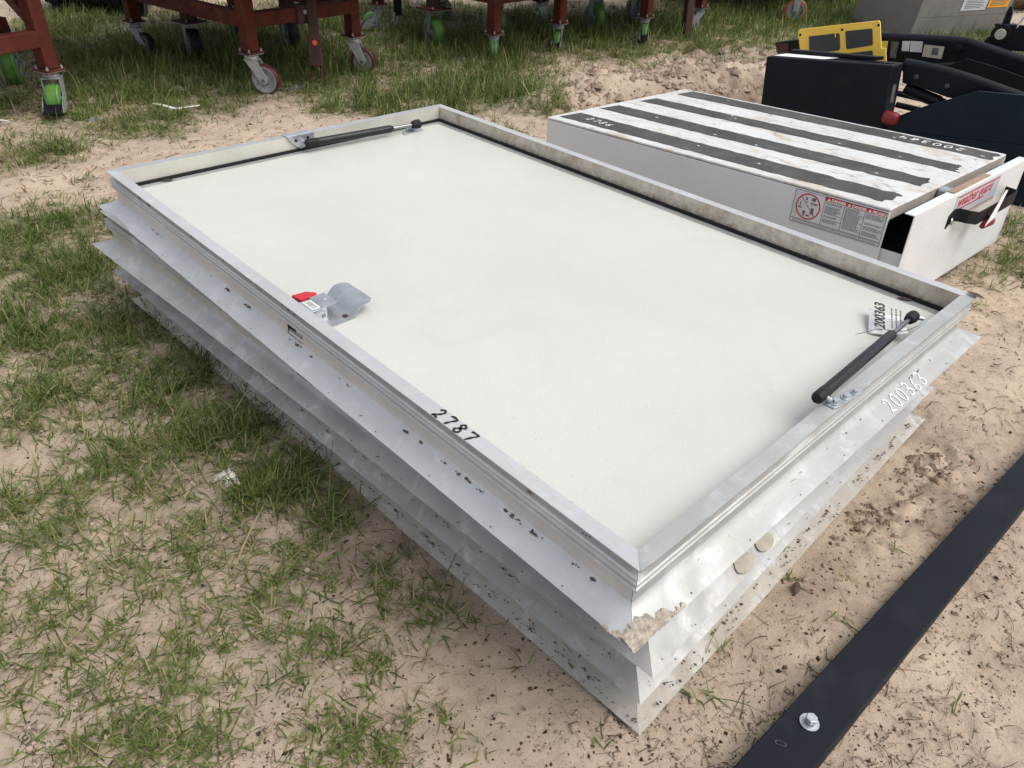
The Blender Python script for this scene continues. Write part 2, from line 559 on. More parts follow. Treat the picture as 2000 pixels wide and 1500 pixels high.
def handwriting(body, origin, xdir, ydir, h, pitch, wid, mat, parent, rise=0.0006, name='handwritten_digit', jit=0.05):
    """each digit one raised ribbon of paint"""
    x = Vector(xdir).normalized(); y = Vector(ydir)
    y = (y - x * y.dot(x)).normalized(); z = x.cross(y)
    o = Vector(origin)
    for i, ch in enumerate(body):
        mb = MB()
        jx, jy = random.uniform(-jit, jit) * h, random.uniform(-jit, jit) * h
        for st in DIGITS[ch]:
            pts = smooth_line(st)
            L = []
            for k, p in enumerate(pts):
                t = pts[min(k + 1, len(pts) - 1)] - pts[max(k - 1, 0)]
                t = t / (np.linalg.norm(t) + 1e-9)
                nrm = np.array((-t[1], t[0]))
                hw = wid * (0.42 + 0.12 * math.sin(k * 0.9 + i))
                for s in (-1, 1):
                    q = p * h + nrm * s * hw
                    L.append(o + x * (i * pitch + q[0] + jx) + y * (q[1] + jy) + z * rise)
            n = len(pts)
            base = [p - z * rise * 0.8 for p in L]
            fs = []
            for k in range(n - 1):
                fs += [(2 * k, 2 * k + 2, 2 * k + 3, 2 * k + 1)]
                a = 2 * n
                fs += [(2 * k, a + 2 * k, a + 2 * k + 2, 2 * k + 2), (2 * k + 1, 2 * k + 3, a + 2 * k + 3, a + 2 * k + 1)]
            mb.add(L + base, fs)
        mb.build(name, mat, parent)


# ------------------------------------------------------------------ terrain height
HX = np.array((0.7102, 0.704)); HY = np.array((-0.704, 0.7102))          # short and long direction of the hatch stack
HN = np.array((0.3108, 0.9665))


def terrain(x, y):
    x = np.asarray(x, float); y = np.asarray(y, float)
    h = 0.028 * fbm(x / 1.3, y / 1.3, 3, 2) + 0.030 * fbm(x / 0.33, y / 0.33, 11, 3) + 0.011 * np.abs(fbm(x / 0.085, y / 0.085, 23, 3)) + 0.006 * fbm(x / 0.03, y / 0.03, 31, 2)
    # churned, rutted sand behind the drawer unit
    for cx, cy, rx, ry, amp, sc, sd in ((1.3778, 7.0954, 1.5, 0.8, 0.1, 0.22, 41), (2.101, 8.0975, 1.2, 0.9, 0.08, 0.25, 42), (0.5003, 6.1591, 0.5, 0.3, 0.06, 0.14, 43), (1.2363, 1.8738, 0.3, 0.24, 0.055, 0.07, 44), (1.0583, 1.6089, 0.16, 0.13, 0.045, 0.06, 45), (-1.303, 1.4532, 0.16, 0.14, 0.03, 0.08, 46)):
        g = np.exp(-((x - cx) / rx) ** 2 - ((y - cy) / ry) ** 2)
        h = h + g * (amp * np.abs(fbm(x / sc, y / sc, sd, 3)) * 1.6 - amp * 0.25)
    # the rut itself
    a, b = (0.2046, 5.4809), (1.9405, 6.5798)
    ux, uy = b[0] - a[0], b[1] - a[1]; L = math.hypot(ux, uy); ux /= L; uy /= L
    s = (x - a[0]) * ux + (y - a[1]) * uy; d = (x - a[0]) * -uy + (y - a[1]) * ux + 0.12 * fbm(x / 0.4, y / 0.4, 51, 2)
    run = 1 / (1 + np.exp(-(s - 0.1) * 6)) / (1 + np.exp((s - L - 1.2) * 4))
    h = h + run * (0.11 * np.exp(-((d - 0.42) / 0.2) ** 2) - 0.07 * np.exp(-(d / 0.2) ** 2))
    # bed under the hatch stack and the drawer
    lx = (x - HN[0]) * HX[0] + (y - HN[1]) * HX[1]; ly = (x - HN[0]) * HY[0] + (y - HN[1]) * HY[1]
    ex = np.maximum(np.maximum(-0.05 - lx, lx - 1.62), np.maximum(-0.05 - ly, ly - 2.56))
    w = np.clip((ex + 0.01) / 0.10, 0, 1)
    h = h * w - 0.012 * (1 - w)
    return h


def damp(x, y):
    x = np.asarray(x, float); y = np.asarray(y, float)
    a, b = (0.2046, 5.4809), (1.9405, 6.5798)
    ux, uy = b[0] - a[0], b[1] - a[1]; L = math.hypot(ux, uy); ux /= L; uy /= L
    s = (x - a[0]) * ux + (y - a[1]) * uy; d = (x - a[0]) * -uy + (y - a[1]) * ux + 0.2 * fbm(x / 0.4, y / 0.4, 51, 3)
    run = 1 / (1 + np.exp(-(s - 0.6) * 4)) / (1 + np.exp((s - L - 1.2) * 4))
    w = run * np.exp(-(d / 0.26) ** 2)
    for cx, cy, r in ((1.2363, 1.8738, 0.3), (1.0354, 1.5866, 0.2), (-0.4048, 1.3077, 0.28), (1.5807, 7.7556, 0.8)):
        w = w + 0.75 * np.exp(-((x - cx) ** 2 + (y - cy) ** 2) / r ** 2) * np.clip(0.5 + 2.2 * fbm(x / 0.12, y / 0.12, 61, 3), 0, 1)
    return np.clip(w, 0, 1)


def hz(x, y):
    return float(terrain(np.array([x]), np.array([y]))[0])


# where grass grows: centre, radii, heading, thickness
PATCH = np.array(((-2.2722, 3.1792, 0.3424, 0.433, 0.113, 0.9), (-1.9405, 2.947, 0.2605, 0.4339, 0.106, 1.0), (-1.8935, 2.4236, 0.2645, 0.3792, 0.0922, 1.0), (-1.5542, 2.455, 0.2499, 0.455, 0.0922, 0.95), (-1.5252, 2.0176, 0.2697, 0.2906, 0.0809, 0.6), (-1.2075, 2.1357, 0.176, 0.2659, 0.0832, 1.0), (-0.9414, 1.8412, 0.1932, 0.2157, 0.0751, 1.0), (-0.6817, 1.6204, 0.1647, 0.158, 0.069, 1.0), (-0.5039, 1.5059, 0.0862, 0.102, 0.0658, 0.9), (-1.0819, 1.7066, 0.307, 0.2771, 0.072, 0.6), (-1.2442, 1.477, 0.2239, 0.2424, 0.0664, 0.55), (-0.8906, 1.3479, 0.2955, 0.2282, 0.0625, 0.45), (-0.5586, 1.2814, 0.2104, 0.1901, 0.0602, 0.4), (-1.0931, 1.1383, 0.2439, 0.2169, 0.0574, 0.33), (-0.7272, 1.0303, 0.305, 0.1713, 0.0541, 0.3), (-0.3903, 1.0622, 0.2157, 0.1688, 0.0545, 0.28), (-0.2919, 0.8667, 0.1745, 0.1037, 0.0494, 0.3), (-0.721, 0.8454, 0.2997, 0.0959, 0.0494, 0.28), (-0.1673, 1.2228, 0.1163, 0.0953, 0.0582, 0.3), (-0.3165, 1.2625, 0.0785, 0.0995, 0.0594, 0.4), (-0.0757, 0.9005, 0.089, 0.0704, 0.05, 0.15), (-2.9989, 4.3281, 0.2562, 0.3999, 0.1459, 0.5), (-2.7629, 4.4588, 0.1757, 0.2554, 0.1484, 0.35), (-2.6716, 5.5896, 0.3568, 0.2849, 0.1776, 0.7), (-2.6843, 4.8918, 0.2861, 0.3496, 0.1595, 0.6), (-2.2369, 5.7399, 0.2949, 0.5107, 0.1795, 0.8), (-3.0319, 5.894, 0.8245, 0.9591, 0.1873, 1.0), (-3.2675, 6.9225, 0.9483, 1.476, 0.2155, 1.2), (-4.5262, 7.7915, 0.5521, 1.6113, 0.2462, 1.1), (-3.5857, 5.3573, 0.2007, 0.5672, 0.1758, 0.8), (-2.513, 7.0876, 0.5328, 1.4898, 0.2155, 1.2), (-1.7701, 7.0407, 0.6769, 1.2242, 0.2102, 1.2), (-2.1826, 8.3804, 0.6284, 1.3858, 0.2462, 1.1), (-1.8801, 6.1124, 0.2354, 0.3973, 0.1873, 0.3), (-1.0143, 5.7427, 0.4196, 0.3914, 0.174, 1.2), (-0.6699, 6.101, 0.4464, 0.6173, 0.1814, 1.3), (-0.1904, 6.189, 0.4574, 0.5499, 0.1814, 1.2), (0.1717, 5.8084, 0.1774, 0.2246, 0.1706, 1.0), (-0.0817, 5.1914, 0.1066, 0.1163, 0.1566, 0.8), (-1.3538, 5.5456, 0.2191, 0.2393, 0.1706, 1.0), (-2.479, 5.0409, 0.295, 0.3129, 0.1625, 0.9), (-2.8303, 4.3529, 0.2297, 0.2979, 0.1459, 0.8), (-2.2479, 5.8869, 0.3394, 0.3639, 0.1833, 0.9), (-1.9037, 3.3701, 0.1077, 0.1156, 0.1169, 1.0), (-2.1106, 3.2853, 0.1403, 0.1897, 0.1153, 1.0), (-1.1806, 6.7714, 0.4395, 0.7442, 0.2004, 0.7), (-1.0084, 7.8793, 0.6103, 1.2152, 0.2268, 1.2), (-0.3514, 7.7896, 0.6135, 1.1833, 0.221, 1.2), (-0.972, 5.9694, 0.5147, 0.5225, 0.1795, 0.9), (-0.3764, 6.5684, 0.5245, 0.7872, 0.1915, 1.0), (-0.505, 6.0541, 0.3228, 0.4545, 0.1795, 0.9), (-0.0816, 6.8058, 0.362, 0.7413, 0.1959, 0.7), (0.2658, 8.9955, 0.7134, 1.3734, 0.2462, 1.2), (0.7981, 8.5583, 0.4567, 1.1145, 0.2329, 1.0), (1.5529, 9.3189, 0.7603, 1.3092, 0.2462, 1.1), (2.3612, 9.8455, 0.8166, 1.4638, 0.2533, 1.1), (2.9884, 10.9236, 1.1522, 1.7856, 0.2733, 1.2), (3.4778, 10.3084, 0.5797, 1.1282, 0.2571, 1.1), (3.941, 11.3966, 1.6508, 1.9655, 0.2776, 1.2), (4.96, 11.687, 0.7629, 3.8722, 0.2776, 1.3), (4.5298, 10.0668, 0.4332, 1.1958, 0.2462, 1.2), (0.0949, 6.4868, 0.3044, 0.4242, 0.1873, 0.5), (0.0176, 5.7819, 0.1564, 0.195, 0.1706, 0.8), (0.8246, 7.5943, 0.3573, 0.3126, 0.2102, 0.3), (-0.0883, 5.4329, 0.2222, 0.1757, 0.1625, 0.2), (-2.6681, 5.963, 0.3016, 0.474, 0.1873, 0.5), (2.6548, 3.9403, 0.1817, 0.3359, 0.1177, 0.7), (2.4362, 3.4128, 0.1886, 0.2702, 0.106, 0.6), (2.169, 3.2749, 0.1556, 0.1556, 0.1034, 0.3), (2.6682, 3.8056, 0.1473, 0.4825, 0.1146, 0.6), (2.0316, 2.9866, 0.0722, 0.0651, 0.097, 0.25), (-0.8072, 9.682, 1.9206, 1.0386, 0.269, 0.7), (-2.016, 9.699, 1.2264, 1.0579, 0.2776, 0.7), (-3.4425, 8.6395, 1.0562, 1.2027, 0.261, 0.5), (-1.9575, 3.4905, 0.1229, 0.2035, 0.1202, 0.8), (-2.0432, 3.3232, 0.1417, 0.32, 0.1161, 0.9), (-2.0213, 3.9487, 0.1081, 0.1624, 0.1323, 0.3), (-2.4099, 3.9363, 0.08, 0.0832, 0.1334, 0.3)))


def density(x, y):
    d = np.zeros_like(x)
    for cx, cy, ax, ay, a, w in PATCH:
        c, s = math.cos(a), math.sin(a)
        u = ((x - cx) * c + (y - cy) * s) / ax; v = (-(x - cx) * s + (y - cy) * c) / ay
        d = np.maximum(d, w * np.exp(-(u * u + v * v) ** 1.5))
    return d


# ------------------------------------------------------------------ ground
def build_ground():
    xs = np.concatenate([[-300, -120, -50, -25, -14], np.arange(-9.0, -2.2, 0.03), np.arange(-2.2, 2.6, 0.0115), np.arange(2.6, 10.0, 0.03), [14, 25, 50, 120, 300]])
    ys = [0.35]
    while ys[-1] < 17:
        ys.append(ys[-1] + max(0.0095, 0.0042 * ys[-1]))
    ys = np.concatenate([[-300, -100, -30, -8, -2, -0.6, 0.0], ys, [19, 23, 30, 45, 70, 120, 300]])
    X, Y = np.meshgrid(xs, ys)
    Z = terrain(X, Y)
    fade = np.clip(1 - np.maximum(np.maximum(np.abs(X) - 10, Y - 17), -Y) / 6, 0, 1)
    Z = Z * fade
    ny, nx = X.shape
    co = np.stack([X, Y, Z], -1).reshape(-1, 3)
    i = np.arange(ny - 1)[:, None] * nx + np.arange(nx - 1)[None, :]
    quads = np.stack([i, i + 1, i + 1 + nx, i + nx], -1).reshape(-1, 4)
    me = bpy.data.meshes.new('ground')
    me.vertices.add(len(co)); me.vertices.foreach_set('co', co.ravel())
    me.loops.add(quads.size); me.loops.foreach_set('vertex_index', quads.ravel().astype(np.int32))
    me.polygons.add(len(quads)); me.polygons.foreach_set('loop_start', (np.arange(len(quads)) * 4).astype(np.int32))
    me.polygons.foreach_set('use_smooth', np.ones(len(quads), bool))
    me.update(calc_edges=True)
    at = me.attributes.new('damp', 'FLOAT', 'POINT')
    at.data.foreach_set('value', damp(X, Y).ravel().astype(np.float32))
    at = me.attributes.new('thatch', 'FLOAT', 'POINT')
    at.data.foreach_set('value', np.clip(density(X.ravel(), Y.ravel()) * 2.0, 0, 1).astype(np.float32))
    ob = bpy.data.objects.new('ground', me)
    COL.objects.link(ob)
    me.materials.append(MAT['sandy_ground'])
    tag(ob, 'churned sandy ground with dark plant litter and thin grass', None, None, 'structure')
    return ob


build_ground()

# ------------------------------------------------------------------ hatch frames
HW, HL = 1.571, 2.5097
PROF = [(-.036, 0), (0, 0), (0, -.0035), (-.018, -.0035), (-.018, -.024), (-.007, -.028), (-.004, -.032), (-.009, -.036), (-.009, -.039), (-.003, -.042), (-.003, -.046),
        (-.009, -.049), (-.009, -.053), (-.002, -.056), (-.002, -.060), (-.016, -.064), (-.016, -.082), (-.0155, -.098), (-.013, -.1075), (-.007, -.1145), (.004, -.1200), (.016, -.1248), (.031, -.1306), (.047, -.1365),
        (.0462, -.1382), (.030, -.1326), (.015, -.1270), (.003, -.1222), (-.0085, -.1168), (-.015, -.1095), (-.018, -.099), (-.036, -.095)]
TOPZ = 0.137


def rail(side, parent, mat, seed, dent=1.0, holes=(), wob=0.003, mat_inner=None, bend=None, bendk=1.0):
    """one mitred rail; local z = 0 at the flange tip"""
    n = 90
    ts = list(np.linspace(.0003, .9997, n + 1))
    length = HL if side in ('low_x', 'high_x') else HW
    for a, b in holes:
        ts += [a / length, b / length]
    ts = sorted(set(round(t, 6) for t in ts))
    vs = []
    npf = len(PROF)
    for t in ts:
        for o, z in PROF:
            s = -o + t * (length + 2 * o)
            q = max(0.0, (o + .003) / .05) if z < -.09 else 0.0
            amp = wob * (float(vnoise(s / .55, seed * 3.1, seed)) * 2 + 0.5 * float(vnoise(s / .13, seed * 1.7, seed + 1)))
            # nail-pull dents along the flange edge
            ph = (s / .205) % 1.0
            dn = -0.0016 * dent * math.exp(-((ph - .5) / .05) ** 2) if q > 0.5 and _hash(np.array(math.floor(s / .205)), np.array(side_id[side]), seed) > .3 else 0.0
            u_ = s / length
            win = max(0.0, min(1.0, (min(s, length - s) - .015) / .03))
            bd_ = win * max(0.0, (.75 if side == 'low_x' else .35) + .7 * float(vnoise(s / .42, seed * 2.3, seed + 7)) * 2 + .25 * float(vnoise(s / .11, seed * 1.3, seed + 8)) * 2) * bendk
            dz = q * amp + q * dn - q * .0085 * bd_
            oo = o + q * 0.25 * amp - q * q * .0075 * bd_
            if bend is not None and z > -.03:
                dz += bend(s)
            if side == 'low_x':
                p = (-oo, s)
            elif side == 'high_x':
                p = (HW + oo, s)
            elif side == 'low_y':
                p = (s, -oo)
            else:
                p = (s, HL + oo)
            vs.append((p[0], p[1], TOPZ + z + dz + .0))
    fs = []
    for i in range(len(ts) - 1):
        tm = (ts[i] + ts[i + 1]) / 2 * length
        for k in range(npf):
            if any(a - 1e-6 < tm < b + 1e-6 for a, b in holes) and k in (15, 16, 17):
                continue
            k2 = (k + 1) % npf
            fs.append((i * npf + k, i * npf + k2, (i + 1) * npf + k2, (i + 1) * npf + k))
    fs.append(tuple(range(npf)))
    fs.append(tuple(range((len(ts) - 1) * npf, len(ts) * npf)))
    mb = MB().add(vs, fs)
    ob = mb.build('rail', mat, parent, smooth=True, angle=24)
    if mat_inner:
        ob.data.materials.append(MAT[mat_inner])
        for p in ob.data.polygons:
            c = p.center
            if side == 'high_y' and abs(abs(p.normal.y) - 1) < .1 and c.y < HL and c.z > .05:
                p.material_index = 1
            if side == 'high_x' and abs(abs(p.normal.x) - 1) < .1 and c.x < HW - .0:
                if c.z > .05:
                    p.material_index = 1
    return ob


side_id = {'low_x': 0, 'high_x': 1, 'low_y': 2, 'high_y': 3}


def hatch(pose, label, seed, group, dirty=False, top=False, rail_mats=('aluminium_dull_shaded', 'aluminium_dull_shaded')):
    x, y, z, yaw = pose
    root = thing('hatch_frame', (x, y, z), label, 'hatch frame', group)
    root.rotation_euler = (0, 0, yaw)
    la, sa = ('aluminium_grimy', 'aluminium_grimy') if dirty else ('aluminium_long', 'aluminium_short') if top else rail_mats
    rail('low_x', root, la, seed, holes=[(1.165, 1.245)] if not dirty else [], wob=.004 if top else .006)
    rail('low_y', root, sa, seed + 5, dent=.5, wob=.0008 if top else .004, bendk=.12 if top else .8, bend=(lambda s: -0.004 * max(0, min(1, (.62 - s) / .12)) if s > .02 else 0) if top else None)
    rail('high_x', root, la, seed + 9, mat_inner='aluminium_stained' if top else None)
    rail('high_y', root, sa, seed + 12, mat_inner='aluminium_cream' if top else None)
    zt = TOPZ
    e0, e1 = .0365, .046
    g = MB()
    for a, b in ((e0, e1),):
        for q in (((a, a), (HW - a, a), (HW - b, b), (b, b)), ((HW - a, a), (HW - a, HL - a), (HW - b, HL - b), (HW - b, b)),
                  ((HW - a, HL - a), (a, HL - a), (b, HL - b), (HW - b, HL - b)), ((a, HL - a), (a, a), (b, b), (b, HL - b))):
            g.hexa([(p[0], p[1], zt - .084) for p in q], [(p[0], p[1], zt - .054) for p in q])
    g.build('gasket', 'black_rubber', root)
    a, b = .0475, .076
    g = MB()
    for q in (((HW - a, a), (HW - a, HL - a), (HW - b, HL - b), (HW - b, a)), ((HW - a, HL - a), (a, HL - a), (a, HL - b), (HW - b, HL - b))):
        g.hexa([(p[0], p[1], zt - .085) for p in q], [(p[0], p[1], zt - .0645) for p in q])
    g.build('inner_ledge', 'aluminium_dull_shaded', root)
    p = MB()
    c = .079
    n_ = .0475
    p.hexa([(n_, n_, zt - .10), (HW - c, n_, zt - .10), (HW - c, HL - c, zt - .10), (n_, HL - c, zt - .10)],
           [(n_, n_, zt - .063), (HW - c, n_, zt - .063), (HW - c, HL - c, zt - .063), (n_, HL - c, zt - .063)])
    p.build('panel', 'white_panel', root, bevel=.002)
    return root


GH = 'aluminium hatch frames stacked on the ground'
hatch_top = hatch((*(0.2369, 0.8773), .413, 0.781), 'topmost hatch frame of the stack, with white panel, latch and two black struts', 3, GH, top=True)
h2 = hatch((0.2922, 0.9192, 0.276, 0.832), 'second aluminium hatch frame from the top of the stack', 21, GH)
h3 = hatch((0.291, 0.9513, 0.138, 0.8218), 'third aluminium hatch frame from the top, just above the dirty bottom one', 33, GH, rail_mats=('aluminium_shaded', 'aluminium_dull_shaded'))
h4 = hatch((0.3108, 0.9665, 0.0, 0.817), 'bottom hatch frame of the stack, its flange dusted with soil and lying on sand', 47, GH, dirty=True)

PZ = TOPZ - .063          # panel surface in the top frame
ht = hatch_top


def bolt(c, r, h, parent, mat='zinc_plate', name='bolt', n=6, washer=True):
    mb = MB()
    c = Vector(c)
    if washer:
        mb.lathe(c, (0, 0, 1), [(0, 0), (0, r * 1.75), (h * .22, r * 1.75), (h * .22, 0)], 20)
    ring = [(r * math.cos(k * 2 * math.pi / n), r * math.sin(k * 2 * math.pi / n)) for k in range(n)]
    mb.prism([(c.x + a, c.y + b, c.z + h * .22) for a, b in ring], (0, 0, h * .78))
    return mb.build(name, mat, parent, bevel=r * .12)


# --- latch
def build_latch():
    y0, y1 = 1.128, 1.275
    prof = [(.040, 0), (.06, 0), (.150, .0), (.156, .002), (.165, .008), (.175, .018), (.183, .026), (.192, .030), (.202, .031), (.216, .0315), (.227, .0315)]
    th = .003
    n = len(prof)
    vs = []
    for j, (x, z) in enumerate(prof):
        ins = .016 if j == n - 1 else (.004 if j == n - 2 else 0)
        t = Vector((prof[min(j + 1, n - 1)][0] - prof[max(j - 1, 0)][0], prof[min(j + 1, n - 1)][1] - prof[max(j - 1, 0)][1])).normalized()
        nx, nz = -t.y * th, t.x * th
        for yy in (y0 + ins, y1 - ins):
            vs.append((x, yy, PZ + .001 + z)); vs.append((x + nx, yy, PZ + .001 + z + nz))
    fs = []
    for j in range(n - 1):
        a, b = 4 * j, 4 * j + 4
        fs += [(a, b, b + 2, a + 2), (a + 1, a + 3, b + 3, b + 1), (a, a + 1, b + 1, b), (a + 2, b + 2, b + 3, a + 3)]
    fs += [(0, 2, 3, 1), (4 * n - 4, 4 * n - 3, 4 * n - 1, 4 * n - 2)]
    la = MB().add(vs, fs).build('latch', 'latch_zinc', ht, smooth=True, angle=35)
    m = MB().box((.0795, 1.214, PZ + .020), (.055, .070, .026))
    m.build('latch_housing', 'zinc_plate', la, bevel=.002)
    m = MB().box((.118, 1.217, PZ + .0335), (.048, .072, .004))
    m.build('cover_plate', 'latch_zinc', la, bevel=.001)
    m = MB().lathe((.123, 1.213, PZ + .0355), (0, 0, 1), [(0, .008), (.0012, .008), (.0012, .0045), (.0006, .004), (.0006, 0)], 20)
    m.build('rivet', 'zinc_plate', la)
    m = MB().prism([(.070, 1.255, PZ + .018), (.122, 1.258, PZ + .018), (.128, 1.268, PZ + .018), (.108, 1.292, PZ + .018), (.064, 1.296, PZ + .018)], (0, 0, .017))
    m.build('release_lever', 'red_plastic', la, bevel=.003)
    m = MB().prism([(.052, 1.160, PZ + .003), (.094, 1.160, PZ + .003), (.096, 1.160, PZ + .025), (.084, 1.160, PZ + .034), (.062, 1.160, PZ + .030)], (0, .016, 0))
    m.build('hinge_lug', 'zinc_plate', la, bevel=.002)
    m = MB().lathe((.084, 1.1595, PZ + .021), (0, -1, 0), [(0, .006), (.002, .005), (.003, 0)], 14)
    m.build('pin', 'rod_steel', la)
    m = MB().box((.0795, 1.214, PZ + .0337), (.026, .052, .0008))
    st = m.build('barcode_sticker', 'white_paper', la)
    m = MB()
    for k in range(14):
        m.box((.0795 + random.uniform(-.001, .001), 1.193 + k * .0033, PZ + .0344), (.017 if k % 3 else .02, random.choice((.0009, .0016)), .0004))
    m.build('barcode', 'grey_ink', la)
    m = MB().lathe((.143, 1.150, PZ + .0046), (0, 0, 1), [(0, .0085), (.0004, .0085), (.0004, 0)], 18)
    m.build('rusty_hole', 'rust_dark', la)


build_latch()
# dark latch body behind the slot in the rail wall
MB().box((.026, 1.205, TOPZ - .078), (.010, .10, .03)).build('latch_keeper', 'dark_machine', ht)
MB().box((.0205, 1.190, TOPZ - .088), (.004, .030, .010)).build('keeper_hook', 'latch_zinc', ht, bevel=.002)
for hh in (h2,):
    MB().box((.026, 1.205, TOPZ - .078), (.010, .10, .03)).build('latch_keeper', 'dark_machine', hh)


# --- gas struts
def strut(p0, p1, k, r, brk, foot, parent):
    p0, p1 = Vector(p0), Vector(p1)
    d = (p1 - p0).normalized()
    L = (p1 - p0).length
    side = d.cross(Vector((0, 0, 1))).normalized()
    m = MB()
    a, b = .045, L * k
    m.tube([p0 + d * (a - .004), p0 + d * a, p0 + d * (b - .02), p0 + d * (b - .012), p0 + d * b], [r * .92, r, r, r * .98, r * .72], 20)
    s = m.build('gas_strut', 'strut_black', parent, smooth=True, angle=40)
    MB().tube([p0 + d * (b - .01), p1 - d * .02], r * .46, 14).build('rod', 'rod_steel', s, smooth=True, angle=40)
    m = MB().tube([p0 - d * .012, p0 - d * .006, p0 + d * .038, p0 + d * .044], [r * .85, r * 1.08, r * 1.08, r * .9], 14)
    m.build('end_fitting', 'black_rubber', s, smooth=True, angle=40)
    m = MB().tube([p1 - d * .03, p1 - d * .026, p1 - d * .002, p1 + d * .014, p1 + d * .018], [r * .6, r * .95, r * 1.25, r * 1.2, r * .8], 14)
    m.build('end_fitting', 'black_rubber', s, smooth=True, angle=40)
    return s, side, d


s1, sd, dd = strut((.70, .046, TOPZ + .018), (1.322, .083, TOPZ - .018), .76, .0140, None, None, ht)
# flange bracket with three bolts
m = MB()
pl = [(.708, .030), (.716, .036), (.806, .018), (.822, .012), (.824, .000), (.815, -.006), (.724, .002), (.708, .008)]
m.prism([(x, y, TOPZ + .0005) for x, y in pl], (0, 0, .004))
m.build('flange_bracket', 'zinc_plate', s1, bevel=.001)
for x, y in ((.728, .017), (.766, .011), (.803, .006)):
    bolt((x, y, TOPZ + .0046), .0062, .010, s1)
MB().tube([(.716, .046, TOPZ + .018), (.716, .022, TOPZ + .012)], .006, 10).build('ball_stud', 'zinc_plate', s1)
# triangular bracket on the panel
tri = [Vector(p) + Vector((0, 0, TOPZ)) for p in ((1.1836, 0.0251, -0.012), (1.2898, 0.0495, -0.006), (1.3095, 0.047, -0.004), (1.2859, 0.0234, -0.004), (1.2689, 0.0171, -0.006))]
m = MB().prism(tri, (.001, .002, -.030))
m.prism([(1.25, .062, PZ + .0005), (1.385, .066, PZ + .0005), (1.385, .046, PZ + .0005), (1.25, .042, PZ + .0005)], (0, 0, .0035))
m.build('panel_bracket', 'zinc_plate', s1, bevel=.0008)
MB().tube([(1.322, .083, TOPZ - .018), (1.35, .062, PZ + .04)], .006, 10).build('ball_stud', 'zinc_plate', s1)

s2, sd, dd = strut((.786, HL - .094, TOPZ - .022), (1.338, HL - .116, TOPZ - .030), .76, .0165, None, None, ht)
m = MB()
m.prism([(.715, HL + .002, TOPZ + .0007), (.835, HL + .002, TOPZ + .0007), (.835, HL - .04, TOPZ + .0007), (.715, HL - .04, TOPZ + .0007)], (0, 0, .0035))
m.prism([(.715, HL - .0405, TOPZ + .004), (.845, HL - .0405, TOPZ + .004), (.838, HL - .0405, TOPZ - .040), (.775, HL - .0405, TOPZ - .058), (.74, HL - .0405, TOPZ - .03)], (0, -.0035, 0))
m.build('flange_bracket', 'zinc_plate', s2, bevel=.001)
for x, z in ((.755, -.018), (.812, -.014)):
    MB().lathe((x, HL - .0443, TOPZ + z), (0, -1, 0), [(0, .0055), (.003, .0055), (.004, .003), (.004, 0)], 14).build('bolt', 'dark_machine', s2)
MB().tube([(.79, HL - .094, TOPZ - .022), (.79, HL - .043, TOPZ - .030)], .007, 10).build('ball_stud', 'zinc_plate', s2)
m = MB().prism([(1.25, HL - .135, PZ + .0005), (1.375, HL - .118, PZ + .0005), (1.375, HL - .085, PZ + .0005), (1.27, HL - .095, PZ + .0005)], (0, 0, .0035))
m.prism([(1.275, HL - .098, PZ + .003), (1.37, HL - .088, PZ + .003), (1.36, HL - .089, PZ + .026), (1.325, HL - .092, PZ + .03)], (0, .0035, 0))
m.build('panel_bracket', 'zinc_plate', s2, bevel=.0008)
MB().tube([(1.338, HL - .116, TOPZ - .030), (1.338, HL - .092, PZ + .02)], .006, 10).build('ball_stud', 'zinc_plate', s2)

# --- handwriting on the top frame
handwriting('2787', (.004 - .0025, .583, TOPZ + .0002), (0, -1, 0), (1, 0, 0), .031, .0355, .0068, 'black_ink', ht)
fl = Vector((0, .043, .0165)).normalized()
handwriting('200363', (1.012, -.040, TOPZ - .1340 + .0006), (1, 0, 0), fl, .040, .039, .0044, 'white_chalk', ht, rise=.0009)

# --- caked mud, droppings and grit on the frames
def lump(center, rx, ry, h, seed, n=26, m=9, normal=(0, 0, 1), rot=0.0, edge=.35):
    vs = []
    nz = Vector(normal).normalized()
    u = nz.orthogonal().normalized() if abs(nz.z) < .9 else (Vector((1, 0, 0)) - nz * nz.x).normalized()
    w = nz.cross(u)
    c = Vector(center)
    for j in range(m + 1):
        q = j / m
        for i in range(n):
            a = 2 * math.pi * i / n
            k = 1 + edge * (float(vnoise(math.cos(a) * 1.7 + 3, math.sin(a) * 1.7 + 5, seed)) * 2) + edge * .5 * float(vnoise(math.cos(a) * 5, math.sin(a) * 5, seed + 2))
            x, y = rx * q * k * math.cos(a), ry * q * k * math.sin(a)
            z = h * (1 - q ** 2.2) * (.55 + 1.6 * abs(float(vnoise(x / (rx * .22), y / (ry * .22), seed + 1)))) - (.001 if j == m else 0)
            xr, yr = x * math.cos(rot) - y * math.sin(rot), x * math.sin(rot) + y * math.cos(rot)
            vs.append(c + u * xr + w * yr + nz * z)
    fs = []
    for j in range(m):
        for i in range(n):
            fs.append((j * n + i, j * n + (i + 1) % n, (j + 1) * n + (i + 1) % n, (j + 1) * n + i))
    return vs, fs


HM = hatch_top
yawA = 0.781


def hworld(p, root=None):
    return Matrix.Translation(HM.location) @ Matrix.Rotation(yawA, 4, 'Z') @ Vector(p)


mud = thing('mud_clump', hworld((.0, -.04, .012)), 'crusty tan mud caked on the near corner of the stack', 'mud clump')
mud.rotation_euler = (0, 0, yawA)


